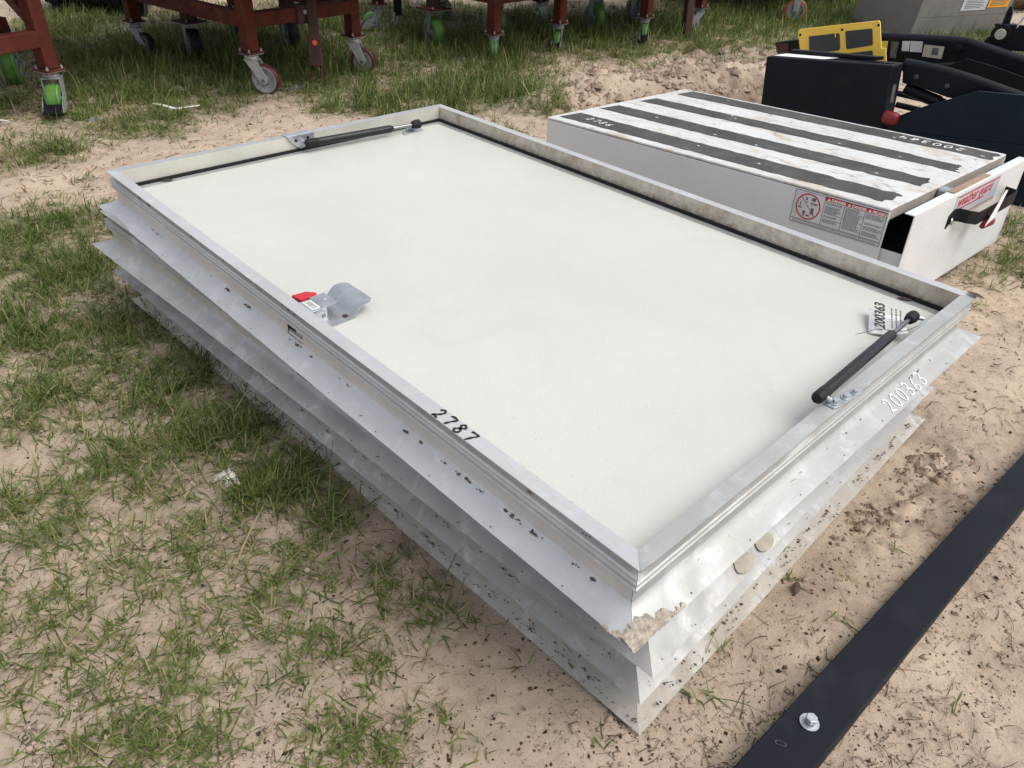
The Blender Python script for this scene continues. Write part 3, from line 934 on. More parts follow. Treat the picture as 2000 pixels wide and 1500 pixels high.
def flange_patch(root, side, s0, s1, o0f, seed, name, mat, off):
    """ragged crust lying on a rail's flange, from s0 to s1 along it and from o0f(s) out to the tip"""
    ns, no = 120, 34
    vs = []
    for i in range(ns + 1):
        s_ = s0 + (s1 - s0) * i / ns
        oa = o0f(s_) + .008 * float(vnoise(s_ / .012, 1.7, seed)) * 2 + .005 * float(vnoise(s_ / .004, 2.7, seed)) * 2
        for j in range(no + 1):
            q = j / no
            o_ = oa + (.0475 - oa) * q
            edge = min(1, q * 7, i / 6, (ns - i) / 6)
            zf = float(np.interp(o_, [-.007, .004, .016, .031, .047], [-.1145, -.1200, -.1248, -.1306, -.1365]))
            h_ = .0004 + edge * (.0006 + .010 * abs(float(fbm(np.array([s_ / .017]), np.array([o_ / .017]), seed + 3, 4)[0])))
            x_, y_ = (-o_, s_) if side == 'low_x' else (s_, -o_)
            vs.append(Vector((x_, y_, TOPZ + zf + h_)) - off)
    fs = [(i * (no + 1) + j, i * (no + 1) + j + 1, (i + 1) * (no + 1) + j + 1, (i + 1) * (no + 1) + j) for i in range(ns) for j in range(no)]
    return MB().add(vs, fs).build(name, mat, root, smooth=True)


moff = Vector((.0, -.04, .012))
flange_patch(mud, 'low_y', -.046, .110, lambda s: .008 + max(0, s + .0) * .34, 5, 'mud_crust', 'mud', moff)
flange_patch(mud, 'low_x', -.046, .030, lambda s: .024 + max(0, s + .03) * .40, 9, 'mud_crust', 'mud', moff)


def grit(root, n, spread, mat, name, seed):
    """crumbs of soil lying in the crease of a rail"""
    r = random.Random(seed)
    m = MB()
    for k in range(n):
        side, s, o, z, sz = spread(r)
        x, y = (-o, s) if side == 0 else (s, -o)
        for q in range(r.randint(1, 4)):
            c = Vector((x + r.uniform(-.004, .004), y + r.uniform(-.012, .012), z))
            if side == 1:
                c = Vector((x + r.uniform(-.012, .012), y + r.uniform(-.004, .004), z))
            a = sz * r.uniform(.5, 1.3)
            pts = [c + Vector((a * r.uniform(.6, 1.4), 0, 0)), c + Vector((0, a * r.uniform(.8, 2.2), 0)), c - Vector((a, 0, 0)), c - Vector((0, a * r.uniform(.8, 2.0), 0)), c + Vector((0, 0, a * .7)), c - Vector((0, 0, a * .5))]
            m.add(pts, [(0, 1, 4), (1, 2, 4), (2, 3, 4), (3, 0, 4), (1, 0, 5), (2, 1, 5), (3, 2, 5), (0, 3, 5)])
    o = m.build(name, mat, root)
    o['kind'] = 'stuff'
    return o


grit(ht, 34, lambda r: (0, r.choice((r.uniform(.02, 1.25), r.uniform(.02, 2.4))), -.006, TOPZ - .1135, r.uniform(.0016, .0045)), 'mud_brown', 'soil_crumbs', 4)
grit(ht, 40, lambda r: (0, r.uniform(.02, 2.4), -.0155, TOPZ - r.uniform(.010, .026), r.uniform(.0012, .004)), 'mud_brown', 'soil_crumbs', 5)
grit(ht, 14, lambda r: (1, r.uniform(.02, 1.5), .004, TOPZ - .1185, r.uniform(.001, .0022)), 'mud_brown', 'soil_crumbs', 6)
grit(h3, 60, lambda r: (0, r.uniform(.0, 2.4), r.uniform(.0, .02), TOPZ - .121, r.uniform(.0012, .003)), 'mud_brown', 'soil_crumbs', 7)
grit(h4, 240, lambda r: (0, r.uniform(-.03, 2.4), .012 + abs(r.gauss(0, .014)), TOPZ - .1240, r.uniform(.0008, .0028)), 'mud_brown', 'soil_crumbs', 8)
grit(h4, 90, lambda r: (1, r.uniform(-.03, 1.6), .012 + abs(r.gauss(0, .016)), TOPZ - .1240, r.uniform(.001, .0035)), 'mud_brown', 'soil_crumbs', 9)
def nail_holes(root, sides, seed):
    r = random.Random(seed)
    m = MB()
    for side, length in sides:
        s_ = .09 + r.uniform(0, .05)
        while s_ < length:
            o_ = .037
            c = Vector((-o_, s_, 0)) if side == 0 else Vector((s_, -o_, 0))
            c.z = TOPZ - .1328 + .0010
            t = Vector((.87, 0, .49)) if side == 0 else Vector((0, .87, .49))
            a = Vector((0, 1, 0)) if side == 0 else Vector((1, 0, 0))
            m.prism([c + (t * math.cos(w) + a * math.sin(w)) * .0019 for w in np.linspace(0, 2 * math.pi, 9)[:-1]], t.cross(a).normalized() * (.0005 if side else -.0005))
            s_ += .205
    o = m.build('nail_holes', 'grey_ink', root)
    o['kind'] = 'stuff'


for hh, sd_ in ((hatch_top, 2), (h2, 3), (h3, 4), (h4, 5)):
    nail_holes(hh, ((0, HL), (1, HW)), sd_)
# two oval mud films on the second frame's short flange
for (cx, rx) in ((.335, .034), (.425, .031)):
    v = []
    n = 26
    for i in range(n):
        a = 2 * math.pi * i / n
        px = cx + rx * math.cos(a) * (1 + .08 * math.sin(3 * a)); q = .5 + .46 * math.sin(a)
        oo = .002 + q * .043
        v.append((px, -oo, TOPZ + float(np.interp(oo, [-.007, .004, .016, .031, .047], [-.1145, -.1200, -.1248, -.1306, -.1365])) + .0012))
    MB().prism(v, (0, 0, .0005)).build('dried_mud_patch', 'dry_mud', h2)

# ------------------------------------------------------------------ paper tag on the strut
tg = thing('paper_tag', hworld((1.285, .135, PZ + .01)), 'white paper lot tag printed 200363, wired to the right strut', 'tag')
tg.rotation_euler = (0, 0, yawA)
A = [Vector(p) - Vector((1.285, .135, PZ + .01)) for p in ((1.322, .203, PZ + .022), (1.372, .128, PZ + .010), (1.252, .058, PZ + .030), (1.216, .148, PZ + .004))]
nseg = 8
vs = []
for i in range(nseg + 1):
    for j in range(nseg + 1):
        a, b = i / nseg, j / nseg
        p = (A[0] * (1 - a) + A[1] * a) * (1 - b) + (A[3] * (1 - a) + A[2] * a) * b
        vs.append(p + Vector((0, 0, .006 * math.sin(math.pi * b) - .004 * math.sin(math.pi * a))))
fs = [(i * (nseg + 1) + j, i * (nseg + 1) + j + 1, (i + 1) * (nseg + 1) + j + 1, (i + 1) * (nseg + 1) + j) for i in range(nseg) for j in range(nseg)]
sheet = MB().add(vs, fs).build('sheet', 'white_paper', tg, smooth=True)
sm = sheet.modifiers.new('thick', 'SOLIDIFY'); sm.thickness = .0004
xd = (A[0] - A[3]); yd = (A[0] - A[1])
o = A[3] * .86 + A[2] * .14 + xd * .06
tcen = (A[0] + A[1] + A[2] + A[3]) / 4
text('200363', .041, 'black_ink', tg, A[3] * .60 + A[2] * .40 + (A[0] - A[3]) * .08 + Vector((0, 0, .0065)), xd, yd, bold=.0012)
m = MB()
x_ = Vector(xd).normalized(); y_ = Vector(yd); y_ = (y_ - x_ * y_.dot(x_)).normalized(); z_ = x_.cross(y_)
R3 = Matrix((x_, y_, z_)).transposed()
for k in range(3):
    base = A[3] * (.42 - .11 * k) + A[2] * (.58 + .11 * k) + (A[0] - A[3]) * .12 + Vector((0, 0, .0075))
    w = 0
    while w < .085:
        l = random.uniform(.006, .016)
        m.box(base + x_ * (w + l / 2), (l, .0042, .0004), R3)
        w += l + .0025
m.build('fine_print', 'grey_ink', tg)
pts = smooth_line([A[2] * .5 + A[3] * .5 + Vector((-.10, .05, .012)), A[2] * .5 + A[3] * .5 + Vector((-.06, .035, .012)), A[2] * .5 + A[3] * .5 + Vector((-.02, .02, .012)), A[2] * .7 + A[3] * .3 + Vector((-.01, -.015, .018)), A[2] + Vector((.02, -.01, .022))])
MB().tube([Vector(p) for p in pts], .0009, 5).build('wire', 'rust_dark', tg)

# ------------------------------------------------------------------ drawer unit
DM = Matrix.Translation((0.1243, 4.2503, 0.38)) @ Matrix(((0.6884, 0.725, -0.0222), (-0.7237, 0.6886, 0.0453), (0.0481, -0.0151, 0.9987))).to_4x4()
DLX, DWY, DH = 1.9366, 1.2531, .385
dr = thing('drawer_unit', None, 'white steel truck bed drawer unit with black grip strips on its lid', 'drawer unit', mat=DM)
DE = .096
T = .004
# shell: lid with rounded folded edges, side walls, rear wall
m = MB()
m.box((DLX / 2, DWY / 2, -.006), (DLX, DWY, .012))
lid = m.build('lid', 'muddy_enamel', dr, bevel=.008)
m = MB().box((DLX / 2, .006, -DH / 2 - .008), (DLX, .012, DH - .012))
m.build('side_wall', 'white_enamel', dr, bevel=.002)
m = MB().box((DLX / 2, DWY - .006, -DH / 2 - .008), (DLX, .012, DH - .012))
m.build('side_wall', 'white_enamel', dr, bevel=.002)
m = MB().box((.006, DWY / 2, -DH / 2 - .008), (.012, DWY - .026, DH - .012))
m.build('rear_wall', 'white_enamel', dr, bevel=.002)
m = MB().box((DLX / 2 + .003, DWY / 2, -DH + .004), (DLX - .02, DWY - .03, .008))
m.build('floor_pan', 'navy_steel', dr)
# lid's front return flange, rusty at the chipped edge
m = MB().box((DLX - .003, DWY / 2, -.030), (.005, DWY - .004, .034))
m.build('lid_flange', 'aluminium_grimy', dr)
m = MB().box((DLX - .014, DWY - .035, -.085), (.010, .012, .075))
m.build('slide_latch', 'rust_dark', dr, bevel=.002)
# grip strips with ragged ends
STR = [(.058, .215), (.385, .536), (.730, .868), (1.068, 1.222)]
for i, (a, b) in enumerate(STR):
    r = random.Random(40 + i)
    x0 = (.040, .045, .058, .075)[i]
    x1 = DLX - (.046, .030, .028, .012)[i]
    pts = [(x0, a), (x0 + .012, b)]
    n = 46
    for k in range(1, n):
        x = x0 + (x1 - x0) * k / n
        pts.append((x, b + r.uniform(-.005, .004) - (.012 if k > n - 8 and r.random() < .5 else 0)))
    for k in range(9):
        y = b - (b - a) * k / 8
        pts.append((x1 + r.uniform(-.022, .008) - .04 * (1 - k / 8) * (i in (1, 2)), y + (-.004 if k == 0 else .004 if k == 8 else 0)))
    for k in range(n - 1, 0, -1):
        x = x0 + (x1 - x0) * k / n
        pts.append((x, a + r.uniform(-.004, .005) + (.010 if k > n - 8 and r.random() < .5 else 0)))
    sp = MB().prism([(x, y, .0004) for x, y in pts], (0, 0, .0014)).build('grip_strip', 'grip_tape_black', dr)
    # torn spots where the enamel shows through
    for k in range(4 if i else 2):
        t = MB()
        cx, cy = r.uniform(x0 + .3, x1 - .03), r.uniform(a + .01, b - .01)
        q = [(cx + r.uniform(.003, .014) * math.cos(w), cy + r.uniform(.003, .008) * math.sin(w), .0019) for w in np.linspace(0, 2 * math.pi, 8)[:-1]]
        t.prism(q, (0, 0, .0004))
        t.build('torn_spot', 'white_enamel', sp)
handwriting('2786', (.175, .125, .0022), (1, -.12, 0), (0, 1, 0), .047, .052, .0062, 'white_chalk', dr, rise=.0006)
handwriting('200364', (1.775, 1.176, .0022), (-1, .03, 0), (0, -1, 0), .055, .058, .0068, 'white_chalk', dr, rise=.0006)
# drawer tray and front
fx = DLX + DE
m = MB().box((DLX - .25 + DE / 2, .030, -.275), (.5 + DE, .008, .205))
tray = m.build('tray_side', 'white_enamel', dr, bevel=.001)
m = MB().box((DLX - .25 + DE / 2, DWY - .03, -.275), (.5 + DE, .008, .205))
m.build('tray_side', 'white_enamel', dr, bevel=.001)
m = MB().box((DLX - .3, DWY / 2, -.33), (.6 + DE, DWY - .08, .006))
m.build('tray_floor', 'navy_steel', dr)
m = MB().box((DLX - .42, DWY / 2, -.16), (.006, DWY - .03, .28))
m.build('tray_divider', 'navy_steel', dr)
fr = MB()
fh = .415
poly = [(fx, 0, 0), (fx, DWY, 0), (fx, DWY, -fh + .05), (fx, DWY - .025, -fh), (fx, 0.0, -fh)]
fr.prism(poly, (-.005, 0, 0))
front = fr.build('drawer_front', 'white_enamel', dr, bevel=.002)
m = MB().prism([(fx - .0055, 0.0, .0), (fx - .0055, DWY, .0), (fx - .042, DWY, .001), (fx - .042, .0, .001)], (0, 0, -.005))
m.build('front_lip', 'white_enamel', front, bevel=.002)
m = MB().box((fx - .026, .60, .003), (.03, .40, .004))
m.build('worn_edge', 'wood_edge', front)
m = MB().box((fx - .05, .47, -.028), (.09, .06, .05))
m.build('latch_box', 'zinc_plate', front, bevel=.01)
# handle: bent strap
hp = smooth_line([(fx + .002, .385, -.118), (fx + .006, .44, -.095), (fx + .045, .49, -.105), (fx + .062, .56, -.122)], 4) + smooth_line([(fx + .063, .60, -.123), (fx + .064, .9, -.123), (fx + .062, 1.0, -.123), (fx + .05, 1.03, -.122), (fx + .004, 1.04, -.12)], 4)
m = MB()
vs = []
for k, p in enumerate(hp):
    t = np.array(hp[min(k + 1, len(hp) - 1)]) - np.array(hp[max(k - 1, 0)]); t = t / np.linalg.norm(t)
    nn = np.array((t[1], -t[0], 0)); nn = nn / (np.linalg.norm(nn) + 1e-9) * .003
    hh = .028
    for sx, sz in ((1, -1), (1, 1), (-1, 1), (-1, -1)):
        vs.append(np.array(p) + nn * sx + np.array((0, 0, hh * sz)))
n = len(hp)
fs = [(4 * k + a, 4 * k + (a + 1) % 4, 4 * k + 4 + (a + 1) % 4, 4 * k + 4 + a) for k in range(n - 1) for a in range(4)] + [(3, 2, 1, 0), tuple(4 * n - 4 + a for a in range(4))]
hd = m.add(vs, fs).build('handle', 'dark_machine', front, bevel=.001)
m = MB().lathe((fx + .007, .413, -.118), (1, .25, 0), [(0, .018), (.004, .017), (.008, .010), (.009, 0)], 18)
m.build('handle_bolt', 'rod_steel', front, smooth=True)
m = MB().tube([(fx + .075, .62, -.168), (fx + .075, .70, -.162), (fx + .075, .72, -.162)], [.012, .022, .016], 14)
m.build('release_knob', 'dark_red_plastic', front, smooth=True)
# name plate on the front
def fquad(pts, th, name, mat, par, lift=.0):
    return MB().prism([(fx + .0004 + lift, y, z) for y, z in pts], (th, 0, 0)).build(name, mat, par)


lab = fquad([(.415, -.128), (.415, -.012), (.915, -.012), (.915, -.128)], .0008, 'name_plate', 'sticker_pale', front)
fquad([(.432, -.018), (.432, -.024), (.90, -.024), (.90, -.018)], .0005, 'red_border', 'red_ink', lab, .0009)
fquad([(.432, -.076), (.432, -.082), (.76, -.082), (.76, -.076)], .0005, 'red_border', 'red_ink', lab, .0009)
fquad([(.55, -.112), (.55, -.116), (.90, -.116), (.90, -.112)], .0005, 'red_border', 'red_ink', lab, .0009)
text('weather guard', .066, 'red_ink', front, (fx + .0016, .442, -.066), (0, 1, 0), (0, 0, 1), bold=.0010, shear=.22)
# small triangular emblem near the bottom of the front
for a, b in (((.06, -.385), (.10, -.305)), ((.10, -.305), (.165, -.375))):
    d = Vector((0, b[0] - a[0], b[1] - a[1])); nn = Vector((0, -d.z, d.y)).normalized() * .0016
    p, q = Vector((fx + .0005, a[0], a[1])), Vector((fx + .0005, b[0], b[1]))
    MB().prism([p - nn, q - nn, q + nn, p + nn], (.0005, 0, 0)).build('emblem_line', 'grey_ink', front)
r = random.Random(5)
m = MB()
for k in range(9):
    y = .078 + k * .0075
    hgt = r.uniform(.01, .036)
    m.prism([(fx + .0005, y, -.378), (fx + .0005, y + .006, -.378), (fx + .0005, y + .005, -.378 + hgt), (fx + .0005, y + .001, -.378 + hgt)], (.0005, 0, 0))
m.build('emblem_letters', 'black_ink', front)

# warning label on the long side
def squad(pts, name, mat, par, lift=0.0, th=.0006):
    return MB().prism([(x, -.0004 - lift, z) for x, z in pts], (0, -th, 0)).build(name, mat, par)


def srect(x0, z0, x1, z1):
    return [(x0, z0), (x1, z0), (x1, z1), (x0, z1)]


WX0, WX1, WZ0, WZ1 = 1.531, 1.931, -.018, -.158
wl_ = squad(srect(WX0, WZ0, WX1, WZ1), 'warning_label', 'label_white', dr)
bx = WX0 + .137
cw = (WX1 - bx) / 3
m = MB()


def sline(x0, z0, x1, z1, w=.0016):
    d = Vector((x1 - x0, 0, z1 - z0)); nn = Vector((-d.z, 0, d.x)).normalized() * w / 2
    p, q = Vector((x0, -.0012, z0)), Vector((x1, -.0012, z1))
    m.prism([p - nn, q - nn, q + nn, p + nn], (0, -.0003, 0))


for a in ((WX0, WZ0, WX1, WZ0), (WX0, WZ1, WX1, WZ1), (WX0, WZ0, WX0, WZ1), (WX1, WZ0, WX1, WZ1), (WX0, WZ1 + .017, WX1, WZ1 + .017), (bx, WZ0, bx, WZ1 + .017), (bx + cw, WZ0, bx + cw, WZ1 + .017), (bx + 2 * cw, WZ0, bx + 2 * cw, WZ1 + .017)):
    sline(*a)
m.build('label_rule', 'black_ink', wl_)
squad(srect(bx + .001, WZ0 - .001, WX1 - .001, WZ0 - .0175), 'red_band', 'red_ink', wl_, .0008)
for k, w in enumerate(('DANGER', 'DANGER', 'PELIGRO')):
    x = bx + k * cw
    text(w, .0155, 'white_chalk', wl_, (x + .028, -.0022, WZ0 - .0148), (1, 0, 0), (0, 0, 1), bold=.0005)
    MB().prism([(x + .010, -.0016, WZ0 - .0150), (x + .024, -.0016, WZ0 - .0150), (x + .017, -.0016, WZ0 - .0035)], (0, -.0004, 0)).build('warning_triangle', 'white_chalk', wl_)
m = MB()
r = random.Random(3)
for k in range(3):
    z = WZ0 - .024
    x = bx + k * cw
    while z > WZ1 + .026:
        if r.random() < .16:
            z -= .005
            continue
        xe = x + .006
        lim = x + cw - r.uniform(.006, .03)
        while xe < lim:
            l = r.uniform(.006, .016)
            m.box((xe + l / 2, -.0013, z), (l, .0003, .0021))
            xe += l + .0018
        z -= .0045
for z in (WZ1 + .012, WZ1 + .005):
    xe = WX0 + .01
    while xe < WX1 - .02:
        l = r.uniform(.008, .02)
        m.box((xe + l / 2, -.0013, z), (l, .0003, .0021))
        xe += l + .002
m.build('fine_print', 'grey_ink', wl_)
cx, cz, cr = WX0 + .069, WZ0 - .062, .056
ring = MB()
n = 48
vs = []
for k in range(n):
    a = 2 * math.pi * k / n
    for rr, yy in ((cr, -.0013), (cr - .0055, -.0013), (cr, -.0017), (cr - .0055, -.0017)):
        vs.append((cx + rr * math.cos(a), yy, cz + rr * math.sin(a)))
fs = []
for k in range(n):
    a, b = 4 * k, 4 * ((k + 1) % n)
    fs += [(a, a + 1, b + 1, b), (a + 2, b + 2, b + 3, a + 3), (a, b, b + 2, a + 2), (a + 1, a + 3, b + 3, b + 1)]
ring.add(vs, fs)
d = .707 * (cr - .003)
ring.prism([(cx - d - .002, -.0013, cz + d), (cx - d + .002, -.0013, cz + d), (cx + d + .002, -.0013, cz - d), (cx + d - .002, -.0013, cz - d)], (0, -.0005, 0))
ring.build('prohibition_sign', 'red_ink', wl_)
m = MB()
for (px_, pz_, w, h) in ((-.012, .032, .008, .012), (.020, .034, .018, .014), (.026, .018, .036, .004), (.024, .012, .030, .003), (-.036, .006, .004, .016), (-.036, -.006, .018, .003), (-.036, -.011, .018, .003), (-.010, .018, .012, .003), (.022, -.012, .014, .020), (.022, -.026, .020, .006), (-.014, -.028, .012, .014), (.006, -.038, .018, .006), (-.014, -.04, .008, .006)):
    m.box((cx + px_, -.00125, cz + pz_), (w, .0003, h))
m.build('pictogram', 'grey_ink', wl_)

# tag hanging on the drawer handle
tg2 = thing('paper_tag', DM @ Vector((fx + .07, .66, -.11)), 'white paper tag hanging from the black handle of the drawer unit', 'tag')
tg2.rotation_euler = DM.to_euler()
m = MB().prism([(.008, .10, .075), (.010, .125, .072), (.020, .02, -.060), (.016, -.045, -.055)], (.0006, 0, 0))
m.build('sheet', 'white_paper', tg2)
m = MB()
for k in range(3):
    q = .25 + .2 * k
    m.prism([(.0098, .095 - q * .13, .05 - q * .11), (.0108, .11 - q * .10, .05 - q * .11), (.0108, .107 - q * .10, .043 - q * .11), (.0098, .09 - q * .13, .043 - q * .11)], (.0012, 0, 0))
m.build('fine_print', 'grey_ink', tg2)

# ------------------------------------------------------------------ navy bar in the foreground
bar_loc = Vector((0.5681, 0.8128, 0.0))
bar = thing('steel_bar', bar_loc, 'long flat navy steel bar with one zinc bolt lying on the sand', 'bar')
bz = .055
bA, bB, bC, bD = (Vector(p) for p in ((0.4836, 0.8088, 0.055), (0.6526, 0.8168, 0.055), (1.5117, 1.6258, 0.055), (1.6455, 1.8772, 0.055)))
dl = (bD - bA).normalized(); dr_ = (bC - bB).normalized()
bA -= dl * .5; bB -= dr_ * .5; bC += dr_ * .9; bD += dl * .9
low = [Vector((p.x, p.y, -.012)) for p in (bA, bB, bC, bD)]
m = MB().hexa(low, [bA, bB, bC, bD])
m.build('beam', 'bar_navy', bar, bar_loc, bevel=.002)
bc = Vector((0.6713, 0.915, 0.055)) - bar_loc
mb = MB().lathe(bc + Vector((0, 0, .0005)), (0, 0, 1), [(0, 0), (0, .0205), (.002, .021), (.0035, .0205), (.0035, .0)], 28)
ws = mb.build('washer', 'zinc_plate', bar, smooth=True, angle=40)
mb = MB().lathe(bc + Vector((0, 0, .0038)), (0, 0, 1), [(0, 0), (0, .0145), (.002, .0145), (.002, .0)], 24)
mb.build('lock_washer', 'zinc_plate', bar)
bolt(bc + Vector((.001, .0, .0058)), .0128, .016, bar, washer=False, name='bolt')
sc_ = Vector((0.5977, 0.866, 0.055)) - bar_loc
dx = Vector((0.9511, -0.309, 0.0)); dy = Vector((-dx.y, dx.x, 0))
mb = MB()
ring = [sc_ + dx * (.0075 * math.copysign(1, math.cos(a)) + .0045 * math.cos(a)) + dy * .0052 * math.sin(a) + Vector((0, 0, .0004)) for a in np.linspace(0, 2 * math.pi, 21)[:-1]]
mb.prism(ring, (0, 0, .0006))
mb.build('slot_rim', 'scraped_navy', bar)
ring = [sc_ + dx * (.006 * math.copysign(1, math.cos(a)) + .003 * math.cos(a)) + dy * .0036 * math.sin(a) + Vector((0, 0, .0011)) for a in np.linspace(0, 2 * math.pi, 21)[:-1]]
MB().prism(ring, (0, 0, .0003)).build('slot', 'dark_machine', bar)

# ------------------------------------------------------------------ caster racks
def caster(root, org, sx, sy, pz, yaw, R, width, off, tyre, rim, fork='caster_steel', brake=False, rigid=False, plate='rust_paint', ps=.14, pyaw=.84, rimk=.72):
    """swivel axis at sx, sy; plate underside at pz; wheel trails along yaw by off"""
    d = Vector((math.cos(yaw), math.sin(yaw), 0)); a = Vector((-d.y, d.x, 0)); up = Vector((0, 0, 1))
    g = hz(sx + d.x * off, sy + d.y * off) - .006
    S = Vector((sx, sy, 0)); Wc = S + d * off + up * (R + g)
    hw = width / 2 + .007
    m = MB()
    ftop = pz - (.012 if rigid else .045)
    for s in (-1, 1):
        if rigid:
            poly = [S + d * -.055 + up * ftop, S + d * .055 + up * ftop, Wc + d * .03 + up * .0, Wc + d * .018 - up * .03, Wc - d * .018 - up * .03, Wc - d * .03]
        else:
            poly = [S - d * .045 + up * ftop, S + d * .05 + up * ftop, Wc + d * .032 + up * .02, Wc + d * .026 - up * .018, Wc - up * .034, Wc - d * .026 - up * .018]
        m.prism([p + a * (s * hw - .0025) for p in poly], a * .005)
    c = [S - d * .05 - a * (hw + .003), S + d * .055 - a * (hw + .003), S + d * .055 + a * (hw + .003), S - d * .05 + a * (hw + .003)]
    m.prism([p + up * (ftop - .002) for p in c], up * .006)
    if not rigid:
        m.lathe(S + up * (ftop + .003), up, [(0, 0), (0, .048), (.010, .052), (.022, .052), (.030, .045), (pz - ftop - .009, .045), (pz - ftop - .009, 0)], 22)
    ob = m.build('caster', fork, root, org, bevel=.0015)
    # mounting plate
    Rz = Matrix.Rotation(pyaw, 3, 'Z')
    MB().box(S + up * (pz - .003), (ps * .94, ps * .94, .006), Rz).build('mounting_plate', 'caster_steel', ob, org)
    # wheel
    h = width / 2
    e = width * .16
    prof = [(-h, R * (rimk - .02)), (-h, R - e), (-h + e * .5, R - e * .25), (-h + e, R)]
    if tyre == 'green_urethane':
        for q in (-.28, .28) if width > .06 else (0,):
            x = q * width
            prof += [(x - .004, R), (x - .003, R - .004), (x + .003, R - .004), (x + .004, R)]
    prof += [(h - e, R), (h - e * .5, R - e * .25), (h, R - e), (h, R * (rimk - .02)), (-h, R * (rimk - .02))]
    MB().lathe(Wc, a, prof, 36).build('tyre', tyre, ob, org, smooth=True, angle=35)
    prof = [(-h - .001, R * rimk), (-h - .001, R * (rimk - .1)), (-h + .012, R * .58), (-h + .014, R * .34), (-h - .002, R * .28), (-h - .002, 0), (h + .002, 0), (h + .002, R * .28), (h - .014, R * .34), (h - .012, R * .58), (h + .001, R * (rimk - .1)), (h + .001, R * rimk), (-h - .001, R * rimk)]
    MB().lathe(Wc, a, prof, 30).build('rim', rim, ob, org, smooth=True, angle=30)
    m = MB()
    for s in (-1, 1):
        q = Wc + a * s * (hw + .0028)
        m.lathe(q, a * s, [(0, .014), (.007, .013), (.009, .006), (.009, 0)], 6)
    m.build('axle_nut', 'rod_steel', ob, org)
    m = MB()
    for sx_, sy_ in ((-1, -1), (1, -1), (1, 1), (-1, 1)):
        q = S + Rz @ Vector((sx_ * ps * .38, sy_ * ps * .38, pz + .012))
        m.lathe(q, up, [(0, .010), (.010, .010), (.013, .006), (.022, .006), (.022, 0)], 6)
    m.build('plate_bolts', 'caster_steel', ob, org)
    if brake:
        q = Wc + d * (R * .75)
        m = MB()
        m.prism([Wc + d * (R * .45) - a * (hw + .002) + up * (R * .15), q + d * .05 - a * (hw + .002) - up * (R * .32), q + d * .06 + a * (hw + .002) - up * (R * .32), Wc + d * (R * .45) + a * (hw + .002) + up * (R * .15)], up * .006)
        m.prism([q + d * .05 - a * (hw + .002) - up * (R * .32), q + d * .115 - a * (hw - .002) - up * (R * .52), q + d * .115 + a * (hw - .002) - up * (R * .52), q + d * .05 + a * (hw + .002) - up * (R * .32)], up * .005)
        m.build('brake_pedal', 'dark_machine', ob, org, bevel=.002)
        m = MB()
        for s in (-1, 1):
            m.prism([p + a * (s * (hw + .006) - .002) for p in (Wc - d * .02 - up * .02, Wc + d * .02 + up * .05, q + d * .03 + up * .005, q + d * .065 - up * .05, q + d * .01 - up * .065)], a * .004)
        m.build('brake_arm', fork, ob, org, bevel=.001)
        MB().box(Wc - a * (hw + .009) + d * (R * .62) - up * .02, (.045, .002, .03), Matrix.Rotation(yaw, 3, 'Z')).build('brake_sticker', 'white_paper', ob, org)
    return ob


def leg(root, org, x, y, pz, zt, yaw, w=.095, ps=.14, mat='rust_paint'):
    Rz = Matrix.Rotation(yaw, 3, 'Z')
    ob = MB().box((x, y, (pz + .014 + zt) / 2), (w, w, zt - pz - .014), Rz).build('leg', mat, root, org, bevel=.006)
    MB().box((x, y, pz + .006), (ps, ps, .012), Rz).build('foot_plate', mat, ob, org, bevel=.003)
    return ob


def beam(root, org, p, q, w=.09, h=.10, mat='rust_paint', name='beam'):
    p, q = Vector(p), Vector(q)
    d = (q - p).normalized(); a = Vector((-d.y, d.x, 0)).normalized()
    up = a.cross(d) * -1
    up = d.cross(a)
    lo = [p - a * w / 2 - up * h / 2, q - a * w / 2 - up * h / 2, q + a * w / 2 - up * h / 2, p + a * w / 2 - up * h / 2]
    return MB().hexa(lo, [v + up * h for v in lo]).build(name, mat, root, org, bevel=.006)


SHADE_DECK_Z = 0.92


def shade_deck(root, org, pts, z=SHADE_DECK_Z):  # unseen rack top, added and sized to shade the grass below
    MB().prism([(p[0], p[1], z) for p in pts], (0, 0, .03)).build('shade_deck', 'rust_dark', root, org)


def corner(a, b, t):
    return (a[0] + (b[0] - a[0]) * t, a[1] + (b[1] - a[1]) * t)


GR = 'rust red steel racks on casters'


def rack(label, A, B, D, Cc, pz, legs, beams, yaw, over=.70, deckz=SHADE_DECK_Z):
    org = Vector((A[0], A[1], 0))
    root = thing('caster_rack', org, label, 'rack', GR)
    for p in legs:
        leg(root, org, p[0], p[1], p[2], deckz, yaw)
    for p, q in beams:
        beam(root, org, p, q)
    cx = (A[0] + B[0] + Cc[0] + D[0]) / 4; cy = (A[1] + B[1] + Cc[1] + D[1]) / 4
    pts = []
    for p in (A, B, Cc, D):
        v = Vector((p[0] - cx, p[1] - cy)); v = v * (1 + over / v.length)
        pts.append((cx + v.x, cy + v.y))
    back = Vector((0.1, 0.995)) * 1.1  # stretches the unseen top rearward to deepen the shade under the rack
    k0 = sorted(range(4), key=lambda k: pts[k][1])
    pts = [(p[0] + (back.x if i in k0[2:] else 0), p[1] + (back.y if i in k0[2:] else 0)) for i, p in enumerate(pts)]
    shade_deck(root, org, pts, deckz)
    return root, org


